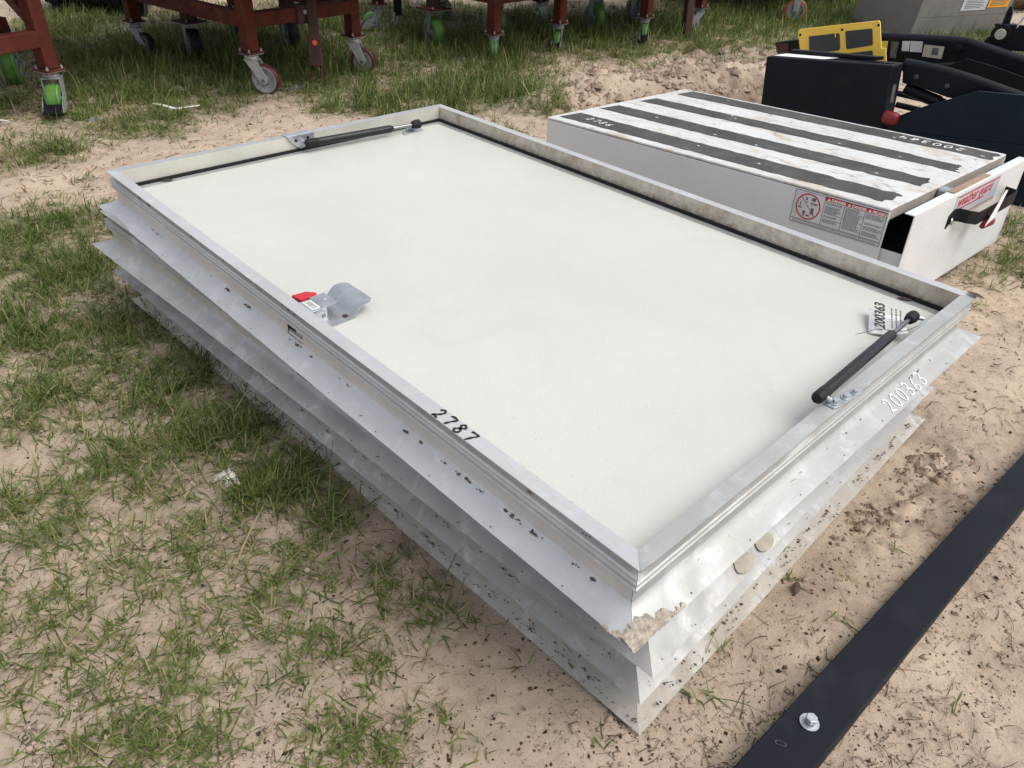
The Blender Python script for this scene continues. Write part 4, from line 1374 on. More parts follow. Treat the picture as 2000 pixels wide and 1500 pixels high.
# middle rack with the tow tongue
A2 = (-2.0519, 5.9068); B2 = (-1.4559, 6.7246); D2 = (-3.3786, 6.9422)
C2 = (B2[0] + D2[0] - A2[0], B2[1] + D2[1] - A2[1])
YAW = math.atan2(B2[1] - A2[1], B2[0] - A2[0])
zb = .505
r2, o2 = rack('rust red rack with a hanging tow tongue and maroon wheels, second from the left', A2, B2, D2, C2, .285, [(*A2, .285), (*B2, .28), (*D2, .27), (*C2, .28)],
              [((*A2, zb), (*B2, zb)), ((*A2, zb), (*D2, zb)), ((*B2, zb), (*C2, zb)), ((*D2, zb), (*C2, zb))], YAW)
caster(r2, o2, *A2, .285, -.12, .108, .055, .085, 'maroon_urethane', 'caster_mid', 'caster_bright', pyaw=YAW, rimk=.88)
caster(r2, o2, *B2, .28, -.1, .105, .055, .07, 'maroon_urethane', 'caster_mid', 'caster_bright', pyaw=YAW)
caster(r2, o2, *D2, .27, -.55, .10, .055, .10, 'black_rubber', 'caster_grey', pyaw=YAW)
caster(r2, o2, *C2, .28, 2.2, .10, .055, .08, 'black_rubber', 'caster_grey', pyaw=YAW)
M2 = (-2.8706, 6.869)
caster(r2, o2, *M2, .30, -.95, .13, .10, .0, 'black_rubber', 'caster_grey', rigid=True, ps=.20, pyaw=YAW, plate='rust_paint')
MB().box((M2[0], M2[1], .309), (.2, .2, .016), Matrix.Rotation(YAW, 3, 'Z')).build('caster_plate', 'rust_dark', r2, o2, bevel=.003)
MB().box((M2[0], M2[1], .39), (.10, .10, .146), Matrix.Rotation(YAW, 3, 'Z')).build('caster_post', 'rust_dark', r2, o2, bevel=.004)
M2b = (-2.2079, 7.486)
caster(r2, o2, *M2b, .30, -.95, .13, .10, .0, 'black_rubber', 'caster_grey', rigid=True, ps=.20, pyaw=YAW)
MB().box((M2b[0], M2b[1], .385), (.10, .10, .156), Matrix.Rotation(YAW, 3, 'Z')).build('caster_post', 'rust_dark', r2, o2, bevel=.004)
# tongue: square tube hanging from the front beam, clevis and loop at its foot
tm = (-1.6598, 6.2359)
tt = Vector(corner(A2, B2, .56)).to_3d() + Vector((.05, -.06, .60))
tb = Vector((tm[0], tm[1], .16))
tg_ = beam(r2, o2, tt, tb, .07, .07, 'rust_dark', 'tow_tongue')
dt = (tb - tt).normalized()
beam(tg_, o2, tb - dt * .20, tb + dt * .02, .10, .085, 'rust_dark', 'tongue_sleeve')
lp = [tb + dt * .0 + Vector((-.035, 0, 0)), tb + dt * .10 + Vector((-.035, 0, 0)), tb + dt * .135 + Vector((-.018, 0, 0)), tb + dt * .135 + Vector((.018, 0, 0)), tb + dt * .10 + Vector((.035, 0, 0)), tb + Vector((.035, 0, 0))]
MB().tube(lp, .012, 8).build('tow_loop', 'rust_dark', tg_, o2, smooth=True)
mk = tt + dt * .29 + Vector((0.012, -.042, 0))
MB().lathe(mk, (0, -1, .1), [(0, .020), (.002, .019), (.002, 0)], 18).build('paint_dot', 'orange_dot', tg_, o2)
pv = tt + dt * .08 + Vector((-.05, -.03, 0))
MB().tube([pv + Vector((-.06, 0, .0)), pv + Vector((.02, 0, 0))], .018, 8).build('pivot_bolt', 'zinc_plate', tg_, o2)
MB().box(Vector(corner(A2, B2, .5)).to_3d() + Vector((0, -.03, .505)), (.13, .10, .13), Matrix.Rotation(YAW, 3, 'Z')).build('tongue_mount', 'rust_dark', r2, o2, bevel=.004)
# chain from the tongue along the ground
ch = MB()
c0, c1 = Vector((-1.9455, 5.9894, 0.0)), Vector((-1.6754, 6.2329, 0.0))
for k in range(22):
    p = c0.lerp(c1, k / 21) + Vector((0, .02 * math.sin(k * .8), 0))
    p.z = hz(p.x, p.y) + .012
    d = (c1 - c0).normalized()
    s = Vector((0, 0, 1)) if k % 2 else Vector((-d.y, d.x, 0))
    ringp = [p + d * (.014 * math.cos(a)) + s * (.008 * math.sin(a)) for a in np.linspace(0, 2 * math.pi, 9)]
    ch.tube(ringp, .0028, 5, cap=False)
ch.build('safety_chain', 'zinc_plate', r2, o2)

# left rack
L1 = (-3.1693, 5.1898)
E1 = (L1[0] + (-3.6946 - -3.5607) * 3, L1[1] + (5.6182 - 5.914) * 3)
bd = Vector((E1[0] - L1[0], E1[1] - L1[1])).normalized()
E1 = (L1[0] + bd.x * 1.9, L1[1] + bd.y * 1.9)
bn = Vector((bd.y, -bd.x)) if bd.x < 0 else Vector((-bd.y, bd.x))
if bn.y < 0:
    bn = -bn
F1 = (L1[0] + bn.x * 1.05, L1[1] + bn.y * 1.05); G1 = (E1[0] + bn.x * 1.05, E1[1] + bn.y * 1.05)
yaw1 = math.atan2(bd.y, bd.x)
r1, o1 = rack('rust red rack with bright green wheels at the far left', L1, E1, F1, G1, .27, [(*L1, .27), (*E1, .27), (*G1, .27)],
              [((*L1, .47), (*E1, .47)), ((*E1, .47), (*G1, .47))], yaw1)
beam(r1, o1, (*L1, .56), (L1[0] - .62, L1[1] + .62, .78), .08, .08, name='brace')
caster(r1, o1, *L1, .27, -1.3, .098, .095, .05, 'green_urethane', 'caster_grey', 'caster_mid', brake=True, pyaw=yaw1)
caster(r1, o1, *E1, .27, -1.6, .095, .065, .05, 'green_urethane', 'caster_grey', pyaw=yaw1)
N1 = (-3.8256, 5.8052)
caster(r1, o1, *N1, .36, -1.15, .15, .105, .0, 'green_urethane', 'caster_grey', rigid=True, ps=.2, pyaw=yaw1)
MB().box((N1[0], N1[1], .385), (.10, .10, .05), Matrix.Rotation(yaw1, 3, 'Z')).build('caster_post', 'rust_dark', r1, o1)
beam(r1, o1, (N1[0] + .1, N1[1] - .1, .44), (N1[0] - .8, N1[1] + .3, .44), .09, .08)

# rack behind the top frame, green casters
A3 = (-0.3119, 7.3498); B3 = (0.293, 8.0468); D3 = (-1.5586, 8.4842)
C3 = (B3[0] + D3[0] - A3[0], B3[1] + D3[1] - A3[1])
yaw3 = math.atan2(B3[1] - A3[1], B3[0] - A3[0])
r3, o3 = rack('rust red rack with green wheels standing in the grass behind the white panel', A3, B3, D3, C3, .235, [(*A3, .235), (*B3, .235), (*D3, .26), (*C3, .26)],
              [((*A3, .53), (*B3, .53)), ((*A3, .53), (*D3, .53)), ((*B3, .53), (*C3, .53)), ((*D3, .53), (*C3, .53))], yaw3)
caster(r3, o3, *A3, .235, -1.5, .09, .06, .02, 'green_urethane', 'caster_grey', pyaw=yaw3)
caster(r3, o3, *B3, .235, -1.75, .09, .06, .03, 'green_urethane', 'caster_grey', pyaw=yaw3, brake=True)
caster(r3, o3, *D3, .26, 3.6, .10, .065, .06, 'green_urethane', 'caster_grey', pyaw=yaw3, brake=True)
caster(r3, o3, *C3, .26, 1.2, .10, .06, .05, 'green_urethane', 'caster_grey', pyaw=yaw3)
M3 = (-0.9203, 7.8996)
caster(r3, o3, *M3, .33, -1.0, .145, .10, .0, 'green_urethane', 'caster_grey', rigid=True, ps=.24, pyaw=yaw3)
MB().box((M3[0], M3[1], .338), (.24, .24, .015), Matrix.Rotation(yaw3, 3, 'Z')).build('caster_plate', 'rust_paint', r3, o3, bevel=.003)
MB().box((M3[0], M3[1], .41), (.10, .10, .13), Matrix.Rotation(yaw3, 3, 'Z')).build('caster_post', 'rust_dark', r3, o3)
M3b = (-0.3489, 8.6115)
caster(r3, o3, *M3b, .33, -1.0, .145, .10, .0, 'green_urethane', 'caster_grey', rigid=True, ps=.22, pyaw=yaw3)
MB().box((M3b[0], M3b[1], .405), (.10, .10, .14), Matrix.Rotation(yaw3, 3, 'Z')).build('caster_post', 'rust_dark', r3, o3)
# webbing strap with a chrome hook hanging from the rack's long side
sp_ = Vector((-1.4102, 8.8087, 0.0))
MB().box((sp_.x, sp_.y, .56), (.085, .02, .90), Matrix.Rotation(.3, 3, 'Z')).build('webbing_strap', 'black_rubber', r3, o3)
hk = [sp_ + Vector((-.03, -.02, .14)), sp_ + Vector((-.045, -.03, .08)), sp_ + Vector((-.07, -.03, .03)), sp_ + Vector((-.05, -.03, .0)), sp_ + Vector((-.01, -.03, .04)), sp_ + Vector((.0, -.03, .10))]
MB().tube([Vector(p) for p in smooth_line(hk, 4)], .008, 6).build('strap_hook', 'zinc_plate', r3, o3, smooth=True)

# rack further right, with a leg-side tongue
A4 = (1.2077, 8.6111); B4 = (1.9118, 9.3684); D4 = (0.1153, 9.1932)
C4 = (B4[0] + D4[0] - A4[0], B4[1] + D4[1] - A4[1])
yaw4 = math.atan2(B4[1] - A4[1], B4[0] - A4[0])
r4, o4 = rack('rust red rack with green wheels left of the orange wheel, in tall grass', A4, B4, D4, C4, .24, [(*A4, .24), (*B4, .25), (*D4, .26), (*C4, .26)],
              [((*A4, .53), (*B4, .53)), ((*A4, .53), (*D4, .53)), ((*B4, .53), (*C4, .53)), ((*D4, .53), (*C4, .53))], yaw4)
caster(r4, o4, *A4, .24, -1.65, .095, .06, .03, 'green_urethane', 'caster_grey', pyaw=yaw4, brake=True)
caster(r4, o4, *B4, .25, 3.5, .10, .06, .09, 'caster_grey', 'caster_grey', pyaw=yaw4)
caster(r4, o4, *D4, .26, 0.3, .10, .06, .06, 'green_urethane', 'caster_grey', pyaw=yaw4)
caster(r4, o4, *C4, .26, 1.2, .10, .06, .05, 'green_urethane', 'caster_grey', pyaw=yaw4)
M4 = (0.7167, 9.1695)
caster(r4, o4, *M4, .34, -.9, .145, .10, .0, 'green_urethane', 'caster_grey', rigid=True, ps=.22, pyaw=yaw4)
MB().box((M4[0], M4[1], .415), (.10, .10, .14), Matrix.Rotation(yaw4, 3, 'Z')).build('caster_post', 'rust_dark', r4, o4)
M4b = (1.2465, 9.7217)
caster(r4, o4, *M4b, .34, -.9, .145, .10, .0, 'green_urethane', 'caster_grey', rigid=True, ps=.22, pyaw=yaw4)
t4 = Vector((1.729, 9.0047, 0.0))
tg4 = beam(r4, o4, (t4.x - .02, t4.y + .05, .62), (t4.x, t4.y, .03), .085, .085, 'rust_dark', 'tow_tongue')

# far right rack: only one orange wheel and a dark underside in view
A5 = (3.272, 10.5712)
r5, o5 = rack('rack at the back right standing on an orange wheel in grass', A5, (A5[0] + 1.0, A5[1] + 1.4), (A5[0] - 1.4, A5[1] + 1.1), (A5[0] - .4, A5[1] + 2.5), .3,
              [(A5[0] + 1.0, A5[1] + 1.4, .3), (A5[0] - 1.4, A5[1] + 1.1, .3)], [((*A5, .56), (A5[0] - 1.4, A5[1] + 1.1, .56)), ((*A5, .56), (A5[0] + 1.0, A5[1] + 1.4, .56))], .9, .4, .8)
p5 = (3.2297, 10.1734)
caster(r5, o5, *p5, .36, -.12, .135, .07, .0, 'orange_urethane', 'caster_grey', rigid=True, ps=.2, pyaw=.9)
MB().box((p5[0], p5[1], .58), (.10, .10, .44), Matrix.Rotation(.9, 3, 'Z')).build('leg', 'rust_dark', r5, o5)
caster(r5, o5, A5[0] - 1.4, A5[1] + 1.1, .3, 1.0, .11, .06, .04, 'black_rubber', 'caster_grey', pyaw=.9)
caster(r5, o5, A5[0] + 1.0, A5[1] + 1.4, .3, 1.0, .11, .06, .04, 'black_rubber', 'caster_grey', pyaw=.9)

# dark steel skips behind the racks
def skip(name, loc, yaw, L, Wd, Hh, label, z0=.12):
    root = thing(name, loc, label, 'container', 'dark steel containers behind the racks')
    root.rotation_euler = (0, 0, yaw)
    m = MB()
    m.hexa([(-L / 2, 0, z0), (L / 2, 0, z0), (L / 2, Wd, z0), (-L / 2, Wd, z0)], [(-L / 2, -.1, Hh), (L / 2, -.1, Hh), (L / 2, Wd + .1, Hh), (-L / 2, Wd + .1, Hh)])
    m.build('body', 'dark_machine', root, bevel=.02)
    for k in range(5):
        x = -L / 2 + L * (k + .5) / 5
        MB().prism([(x - .04, -.012, z0), (x + .04, -.012, z0), (x + .04, -.112, Hh), (x - .04, -.112, Hh)], (0, -.05, 0)).build('rib', 'dark_machine', root, bevel=.006)
    for s in (-1, 1):
        MB().box((s * L * .38, .12, z0 / 2 - .01), (.14, .2, z0 + .02)).build('runner', 'dark_machine', root, bevel=.01)
    return root


skip('steel_container', (*(-4.5621, 8.6467), 0), .25, 1.0, 1.2, .9, 'black steel container in shadow behind the middle rack at top left')
skip('steel_container', (*(3.3533, 11.8364), 0), .15, 2.2, 1.5, 1.1, 'black steel container in shadow behind the orange wheel')

# ------------------------------------------------------------------ navy loader equipment at the right
E_D = Vector((.79, -.61, 0)).normalized(); E_N = Vector((.61, .79, 0)).normalized()
eo = Vector((1.62, 5.15, 0))
eq = thing('loader_frame', eo, 'navy loader frame with a tall end box, red cap and two lift arms', 'machine')
tl, tr, trb, tlb = (Vector(p) for p in ((1.5399, 5.2153, 0.56), (2.1779, 4.806, 0.62), (2.275, 4.8847, 0.625), (1.6688, 5.3433, 0.565)))
bl, br = Vector((1.5848, 5.1639, 0.0)), Vector((2.2247, 4.7329, 0.0))
bl.z = br.z = -.01
brb = br + (trb - tr); blb = bl + (tlb - tl)
brb.z = blb.z = -.01
box = MB().hexa([bl, br, brb, blb], [tl, tr, trb, tlb]).build('end_box', 'navy_steel', eq, eo, bevel=.008)


def onTop(u, v, lift=.001):
    a = tl.lerp(tr, u); b = tlb.lerp(trb, u)
    return a.lerp(b, v) + Vector((0, 0, lift))


MB().prism([onTop(.03, .2, .002), onTop(.45, .18, .002), onTop(.52, .72, .002), onTop(.08, .75, .002)], (0, 0, .001)).build('white_decal', 'white_paper', box, eo)
for u0, u1 in ((.50, .62), (.74, .96)):
    MB().prism([onTop(u0, .42, .002), onTop(u1, .36, .002), onTop(u1 + .01, .58, .002), onTop(u0 + .01, .64, .002)], (0, 0, .0012)).build('lifting_slot', 'dark_machine', box, eo)
MB().prism([onTop(.55 + .0, .72, .004), onTop(.80, .70, .004), onTop(.84, 1.02, .004), onTop(.10, 1.02, .004), onTop(.10, .80, .004)], (0, 0, .022)).build('top_cap', 'navy_steel', box, eo, bevel=.004)
ep = Vector((2.2191, 4.7976, 0.56))
# reflector on the box's end
pa = tr.lerp(br, .18); pb = trb.lerp(brb, .18); pc = trb.lerp(brb, .34); pd = tr.lerp(br, .34)
out_ = (trb - tr).cross(br - tr).normalized()
if out_.dot(E_D) < 0:
    out_ = -out_
MB().prism([pa.lerp(pb, .35) + out_ * .001, pa.lerp(pb, .65) + out_ * .001, pd.lerp(pc, .65) + out_ * .001, pd.lerp(pc, .35) + out_ * .001], out_ * .002).build('reflector', 'sticker_grey', box, eo)
# red cap on the end
rc = Vector((2.218, 4.7261, 0.3393))
MB().tube([rc - E_D * .035, rc - E_D * .025, rc + E_D * .03, rc + E_D * .048, rc + E_D * .053], [.034, .040, .038, .032, .022], 18).build('end_cap', 'dark_red_plastic', eq, eo, smooth=True, angle=40)
# skirt plate
sk = [Vector(p) for p in ((2.2375, 4.7993, 0.2195), (2.2568, 4.7844, 0.3187), (2.3835, 4.6866, 0.4239), (2.5031, 4.5942, 0.5059), (2.5793, 4.5354, 0.558), (2.837, 4.3364, 0.5862), (2.9625, 4.2395, 0.3135), (2.9203, 4.2721, 0.1229))]
MB().prism(sk, E_N * .02).build('skirt_plate', 'navy_plate', eq, eo, bevel=.003)
sk2 = [Vector(p) for p in ((2.2258, 4.7894, 0.244), (2.3845, 4.6669, 0.266), (2.9473, 4.2323, 0.338), (3.0565, 4.148, -0.006), (2.2381, 4.78, -0.0293))]
MB().prism(sk2, E_N * .013).build('lower_flap', 'navy_plate', eq, eo, bevel=.002)
# near lift arm: box section with a rounded top edge, sinking to the right
na = [Vector(p) for p in ((2.2846, 4.9143, 0.6134), (2.37, 4.8483, 0.6108), (2.4872, 4.7579, 0.6013), (2.6031, 4.6683, 0.584), (2.7181, 4.5795, 0.5592), (3.0027, 4.3598, 0.4999))]
nb = [Vector(p) for p in ((2.3077, 4.8964, 0.5057), (2.3752, 4.8443, 0.5031), (2.5229, 4.7303, 0.4725), (2.6357, 4.6431, 0.4705), (2.7491, 4.5556, 0.4551), (3.036, 4.3341, 0.3962))]
m = MB()
for k in range(len(na) - 1):
    m.hexa([nb[k], nb[k + 1], nb[k + 1] + E_N * .10, nb[k] + E_N * .10], [na[k], na[k + 1], na[k + 1] + E_N * .10, na[k] + E_N * .10])
arm = m.build('lift_arm', 'navy_steel', eq, eo)
m = MB().tube([p + E_N * .04 - Vector((0, 0, .012)) for p in na], .038, 14)
m.build('arm_edge', 'navy_steel', arm, eo, smooth=True, angle=50)
# hydraulic cylinder beneath the arm
hy = [Vector(p) for p in ((2.3463, 4.9171, 0.4723), (2.5172, 4.7851, 0.4283), (2.5245, 4.7795, 0.4271), (2.6311, 4.6971, 0.3907))]
MB().tube(hy[:2], .036, 14).build('hydraulic_cylinder', 'navy_steel', eq, eo, smooth=True, angle=40)
MB().tube([hy[1], hy[3]], .03, 14).build('hydraulic_cylinder', 'dark_machine', eq, eo, smooth=True, angle=40)
for (a, b) in (((2.4211, 5.1619, 0.3847), (2.619, 5.0092, 0.3751)), ((2.3898, 5.06, 0.3386), (2.5287, 4.9527, 0.3321))):
    MB().tube([a, b], .018, 8).build('cross_rod', 'dark_machine', eq, eo)
# far lift arm carrying the stickers
fa = [Vector(p) for p in ((2.3419, 5.7275, 0.6251), (2.4236, 5.6644, 0.6303), (2.6302, 5.5049, 0.6555), (2.7832, 5.3868, 0.6715), (2.8387, 5.3439, 0.6758), (2.9795, 5.2352, 0.6475), (3.3205, 4.9718, 0.5761))]
fb = [Vector(p) for p in ((2.3775, 5.7, 0.4786), (2.459, 5.6371, 0.4885), (2.6735, 5.4715, 0.4934), (2.7644, 5.4013, 0.4931), (2.8656, 5.3231, 0.5813), (3.0061, 5.2146, 0.5572), (3.3513, 4.948, 0.48))]
m = MB()
for k in range(len(fa) - 1):
    m.hexa([fb[k], fb[k + 1], fb[k + 1] + E_N * .10, fb[k] + E_N * .10], [fa[k], fa[k + 1], fa[k + 1] + E_N * .10, fa[k] + E_N * .10])
farm = m.build('lift_arm', 'navy_steel', eq, eo)
MB().tube([p + E_N * .04 - Vector((0, 0, .012)) for p in fa], .04, 14).build('arm_edge', 'navy_steel', farm, eo, smooth=True, angle=50)


def sticker(px, name, mat, lift):
    P = [Vector(p) - E_N * lift for p in px]
    return MB().prism(P, -E_N * .001).build(name, mat, farm, eo)


sticker(((2.4186, 5.6683, 0.6065), (2.4682, 5.63, 0.6157), (2.4789, 5.6217, 0.5192), (2.4543, 5.6407, 0.5076)), 'yellow_sticker', 'yellow_sticker', .002)
sticker(((2.4845, 5.6174, 0.6155), (2.5229, 5.5877, 0.6227), (2.5314, 5.5812, 0.5166), (2.5013, 5.6044, 0.5171)), 'sticker', 'sticker_grey', .002)
sticker(((2.54, 5.5746, 0.6291), (2.5778, 5.5453, 0.6362), (2.5864, 5.5387, 0.5734), (2.5501, 5.5668, 0.5695)), 'sticker', 'sticker_pale', .002)
sticker(((2.5803, 5.5434, 0.6367), (2.6408, 5.4967, 0.6448), (2.6505, 5.4892, 0.5796), (2.5922, 5.5342, 0.5713)), 'sticker', 'sticker_pale', .002)
sticker(((2.6531, 5.4872, 0.6281), (2.751, 5.4116, 0.6341), (2.7565, 5.4074, 0.5591), (2.6595, 5.4823, 0.5555)), 'sticker', 'sticker_beige', .002)
sticker(((2.6971, 5.4532, 0.6174), (2.727, 5.4301, 0.6201), (2.7313, 5.4268, 0.5764), (2.7005, 5.4506, 0.5766)), 'sticker_print', 'sticker_grey', .0035)
pvt = Vector((2.8137, 5.3632, 0.6337))
MB().lathe(pvt - E_N * .001, -E_N, [(0, .03), (.01, .028), (.014, .014), (.014, 0)], 20).build('pivot_boss', 'navy_steel', farm, eo, smooth=True, angle=40)
hs = smooth_line([np.array(p) - np.array(E_N) * .03 for p in ((2.6539, 5.4361, 0.5066), (2.7735, 5.3438, 0.538), (2.8771, 5.2638, 0.5659), (3.0169, 5.1558, 0.5395), (3.2879, 4.9466, 0.4775))], 5)
MB().tube([Vector(p) for p in hs], .014, 8).build('hydraulic_hose', 'black_rubber', eq, eo, smooth=True)
for q in ((2.3618, 4.8546, 0.5535), (2.5061, 4.7433, 0.5331), (2.6555, 4.6278, 0.5159)):
    MB().lathe(Vector(q) - E_N * .001, -E_N, [(0, .016), (.008, .015), (.010, .009), (.010, 0)], 6).build('bolt', 'scraped_navy', arm, eo)
# low cross member and the end seen left of the yellow plate
MB().prism([Vector(p) for p in ((1.8747, 6.2143, 0.467), (2.0285, 6.0956, 0.5243), (2.4697, 5.7549, 0.5927), (2.4937, 5.7364, 0.4966), (1.9136, 6.1843, 0.3873))], E_N * .09).build('cross_member', 'dark_machine', eq, eo, bevel=.004)
MB().prism([Vector(p) for p in ((1.8808, 6.2033, 0.4621), (1.9568, 6.1447, 0.4837), (1.9704, 6.1341, 0.418), (1.9029, 6.1863, 0.401))], -E_N * .004).build('rusty_end', 'rust_dark', eq, eo)
MB().prism([Vector(p) for p in ((2.3298, 5.5855, 0.5001), (2.619, 5.3622, 0.5176), (2.7104, 5.2916, 0.5178), (2.8095, 5.2151, 0.6041), (2.9441, 5.1112, 0.5829), (3.2823, 4.8501, 0.5071), (3.3459, 4.801, 0.3088), (3.0178, 5.0543, 0.4134), (2.7627, 5.2513, 0.4558), (2.5407, 5.4226, 0.4784))], E_N * .02).build('inner_plate', 'dark_machine', eq, eo)
# bracket with a pale pin at the right edge
bk = [Vector(p) for p in ((3.0338, 5.5085, 0.6376), (3.0522, 5.4943, 0.6855), (3.0814, 5.4718, 0.7283), (3.0605, 5.4879, 0.7742), (3.1959, 5.3834, 0.7853), (3.3108, 5.2946, 0.7148), (3.3307, 5.2793, 0.6513), (3.0663, 5.4834, 0.6119))]
brk = MB().prism(bk, E_N * .03).build('pin_bracket', 'navy_steel', eq, eo, bevel=.004)
pc = Vector((3.108, 5.4512, 0.7206))
MB().lathe(pc - E_N * .001, -E_N, [(0, .06), (.012, .058), (.014, .036), (.02, .035), (.02, 0)], 22).build('pin_collar', 'dark_machine', brk, eo, smooth=True, angle=40)
MB().lathe(pc - E_N * .0225, -E_N, [(0, .033), (.006, .031), (.008, 0)], 22).build('pin', 'sticker_beige', brk, eo, smooth=True, angle=40)
hn = [Vector(p) for p in ((3.1194, 5.5055, 0.7676), (3.1197, 5.5052, 0.8475), (3.1261, 5.5002, 0.8818), (3.137, 5.4919, 0.8774), (3.1501, 5.4818, 0.8341), (3.1534, 5.4792, 0.7673))]
MB().prism(hn, E_N * .04).build('horn', 'navy_steel', brk, eo, bevel=.004)
MB().prism([Vector(p) for p in ((3.0949, 5.5496, 0.7655), (3.1969, 5.4708, 0.7737), (3.2085, 5.4619, 0.7356), (3.1148, 5.5342, 0.7314))], E_N * .08).build('bracket_ledge', 'navy_steel', brk, eo, bevel=.004)

# yellow plate with dark panes
yo = Vector((2.1234, 5.5179, 0.5245)); yo.z = 0
yp = thing('yellow_plate', yo, 'yellow steel plate with dark rectangular panes behind the navy end box', 'plate')
yq = [Vector(p) for p in ((1.8652, 5.7173, 0.6356), (1.8738, 5.7107, 0.6501), (2.2679, 5.4064, 0.7715), (2.2775, 5.3989, 0.7641), (2.32, 5.3661, 0.6145), (2.3424, 5.3488, 0.6188), (2.3683, 5.3288, 0.5263), (1.9334, 5.6646, 0.4255))]
yb = MB().prism(yq, E_N * .012).build('plate', 'yellow_paint', yp, yo, bevel=.002)
for q in (((1.9333, 5.6647, 0.6152), (2.083, 5.5491, 0.6633), (2.0927, 5.5416, 0.6571), (2.1153, 5.5242, 0.5716), (2.1094, 5.5287, 0.5608), (1.9657, 5.6397, 0.5061), (1.9588, 5.645, 0.5114)), ((2.1188, 5.5215, 0.6744), (2.1222, 5.5188, 0.6829), (2.2441, 5.4247, 0.7201), (2.2506, 5.4197, 0.715), (2.274, 5.4016, 0.6307), (2.2683, 5.406, 0.6218), (2.1529, 5.4952, 0.5757), (2.1455, 5.5009, 0.5839)), ((2.0738, 5.5562, 0.5211), (2.2808, 5.3964, 0.5927), (2.2989, 5.3824, 0.5407), (2.0878, 5.5454, 0.4844))):
    MB().prism([Vector(p) - E_N * .0008 for p in q], -E_N * .002).build('dark_pane', 'window_grey', yb, yo)
for q in ((1.8839, 5.7028, 0.616), (2.0995, 5.5364, 0.6868), (2.2744, 5.4013, 0.7453)):
    MB().lathe(Vector(q) - E_N * .0008, -E_N, [(0, .0085), (.0006, .0085), (.0006, 0)], 14).build('bolt_hole', 'dark_machine', yb, yo)
q = [Vector(p) - E_N * .003 for p in ((2.0619, 5.5654, 0.6833), (2.0672, 5.5613, 0.6842), (2.0784, 5.5527, 0.6354), (2.0731, 5.5568, 0.6344))]
MB().prism(q, -E_N * .002).build('bent_tab', 'yellow_paint', yb, yo)
MB().box(yo + Vector((0, 0, .24)) + E_N * .03, (.05, .05, .5)).build('post', 'dark_machine', yp, yo)

# galvanised cabinet behind
C_A, C_B = Vector((4.3666, 9.4638, 0.0)), Vector((5.7725, 10.179, 0.0))
C_A.z = C_B.z = 0
cd = (C_B - C_A).normalized(); cn = Vector((-cd.y, cd.x, 0))
if cn.y < 0:
    cn = -cn
cb = thing('steel_cabinet', C_A, 'grey galvanised cabinet with white and orange stickers, at the top right', 'cabinet')
w = (C_B - C_A).length
topsh = Vector((.10, 0, 0))
m = MB().hexa([C_A + Vector((0, 0, -.03)), C_B + Vector((0, 0, -.03)), C_B + cn * .9 + Vector((0, 0, -.03)), C_A + cn * .9 + Vector((0, 0, -.03))],
              [p + Vector((0, 0, 1.15)) + topsh for p in (C_A, C_B, C_B + cn * .9, C_A + cn * .9)])
m.build('body', 'cabinet_steel', cb, C_A, bevel=.01)


def cab(u0, u1, z0, z1, name, mat, lift=.003):
    sh = topsh / 1.18
    q = [C_A + cd * u * w + sh * (z + .03) + Vector((0, 0, z)) - cn * lift for u, z in ((u0, z0), (u1, z0), (u1, z1), (u0, z1))]
    return MB().prism(q, -cn * .002).build(name, mat, cb, C_A)


cab(.0, 1.0, .235, .25, 'seam', 'cabinet_steel', .001)
for nm, mt, u0, u1, z0, z1 in (('white_sticker', 'sticker_pale', .43, .70, .285, .42), ('orange_sticker', 'orange_sticker', .715, .95, .305, .43), ('white_sticker', 'sticker_pale', .48, .62, .445, .50)):
    s = cab(u0, u1, z0, z1, nm, mt)
    m = MB()
    sh = topsh / 1.18
    for k in range(6):
        z = z1 - (z1 - z0) * (k + 1) / 7.5
        q = [C_A + cd * u * w + sh * (zz + .03) + Vector((0, 0, zz)) - cn * .0055 for u, zz in ((u0 + (u1 - u0) * .12, z - .004), (u1 - (u1 - u0) * (.12 + .1 * (k % 2)), z - .004), (u1 - (u1 - u0) * (.12 + .1 * (k % 2)), z + .003), (u0 + (u1 - u0) * .12, z + .003))]
        m.prism(q, -cn * .0005)
    m.build('sticker_print', 'grey_ink', s, C_A)

# straw bale in the top right corner
sb = Vector((7.0485, 11.848, 0.0))
sb.z = 0
bale = thing('straw_bale', sb, 'round brown straw bale at the top right corner', 'bale')
v, f = [], []
nb_, mb_ = 40, 14
for j in range(mb_ + 1):
    for i in range(nb_):
        a = 2 * math.pi * i / nb_
        rr = .62 * (1 + .06 * float(vnoise(i * .7, j * .9, 77)) * 2) * (.97 if j in (0, mb_) else 1)
        v.append((sb.x + (j / mb_ - .0) * 1.2, sb.y + .8 + rr * math.cos(a), .6 + rr * math.sin(a)))
for j in range(mb_):
    for i in range(nb_):
        f.append((j * nb_ + i, j * nb_ + (i + 1) % nb_, (j + 1) * nb_ + (i + 1) % nb_, (j + 1) * nb_ + i))
f.append(tuple(range(nb_))); f.append(tuple(range(mb_ * nb_, (mb_ + 1) * nb_)))
MB().add(v, f).build('core', 'straw', bale, sb)
m = MB()
r = random.Random(12)
for k in range(1800):
    a = r.uniform(0, 2 * math.pi); x = r.uniform(0, 1.2)
    p = Vector((sb.x + x, sb.y + .8 + .63 * math.cos(a), .6 + .63 * math.sin(a)))
    d = Vector((r.uniform(-1, 1), -math.sin(a) * r.uniform(-1, 1) + .3 * math.cos(a), math.cos(a) * r.uniform(-1, 1) + .3 * math.sin(a))).normalized() * r.uniform(.03, .09)
    s = d.orthogonal().normalized() * .003
    m.add([p - s, p + s, p + d], [(0, 1, 2)])
so = m.build('loose_straw', 'straw', bale, sb)
so['kind'] = 'stuff'
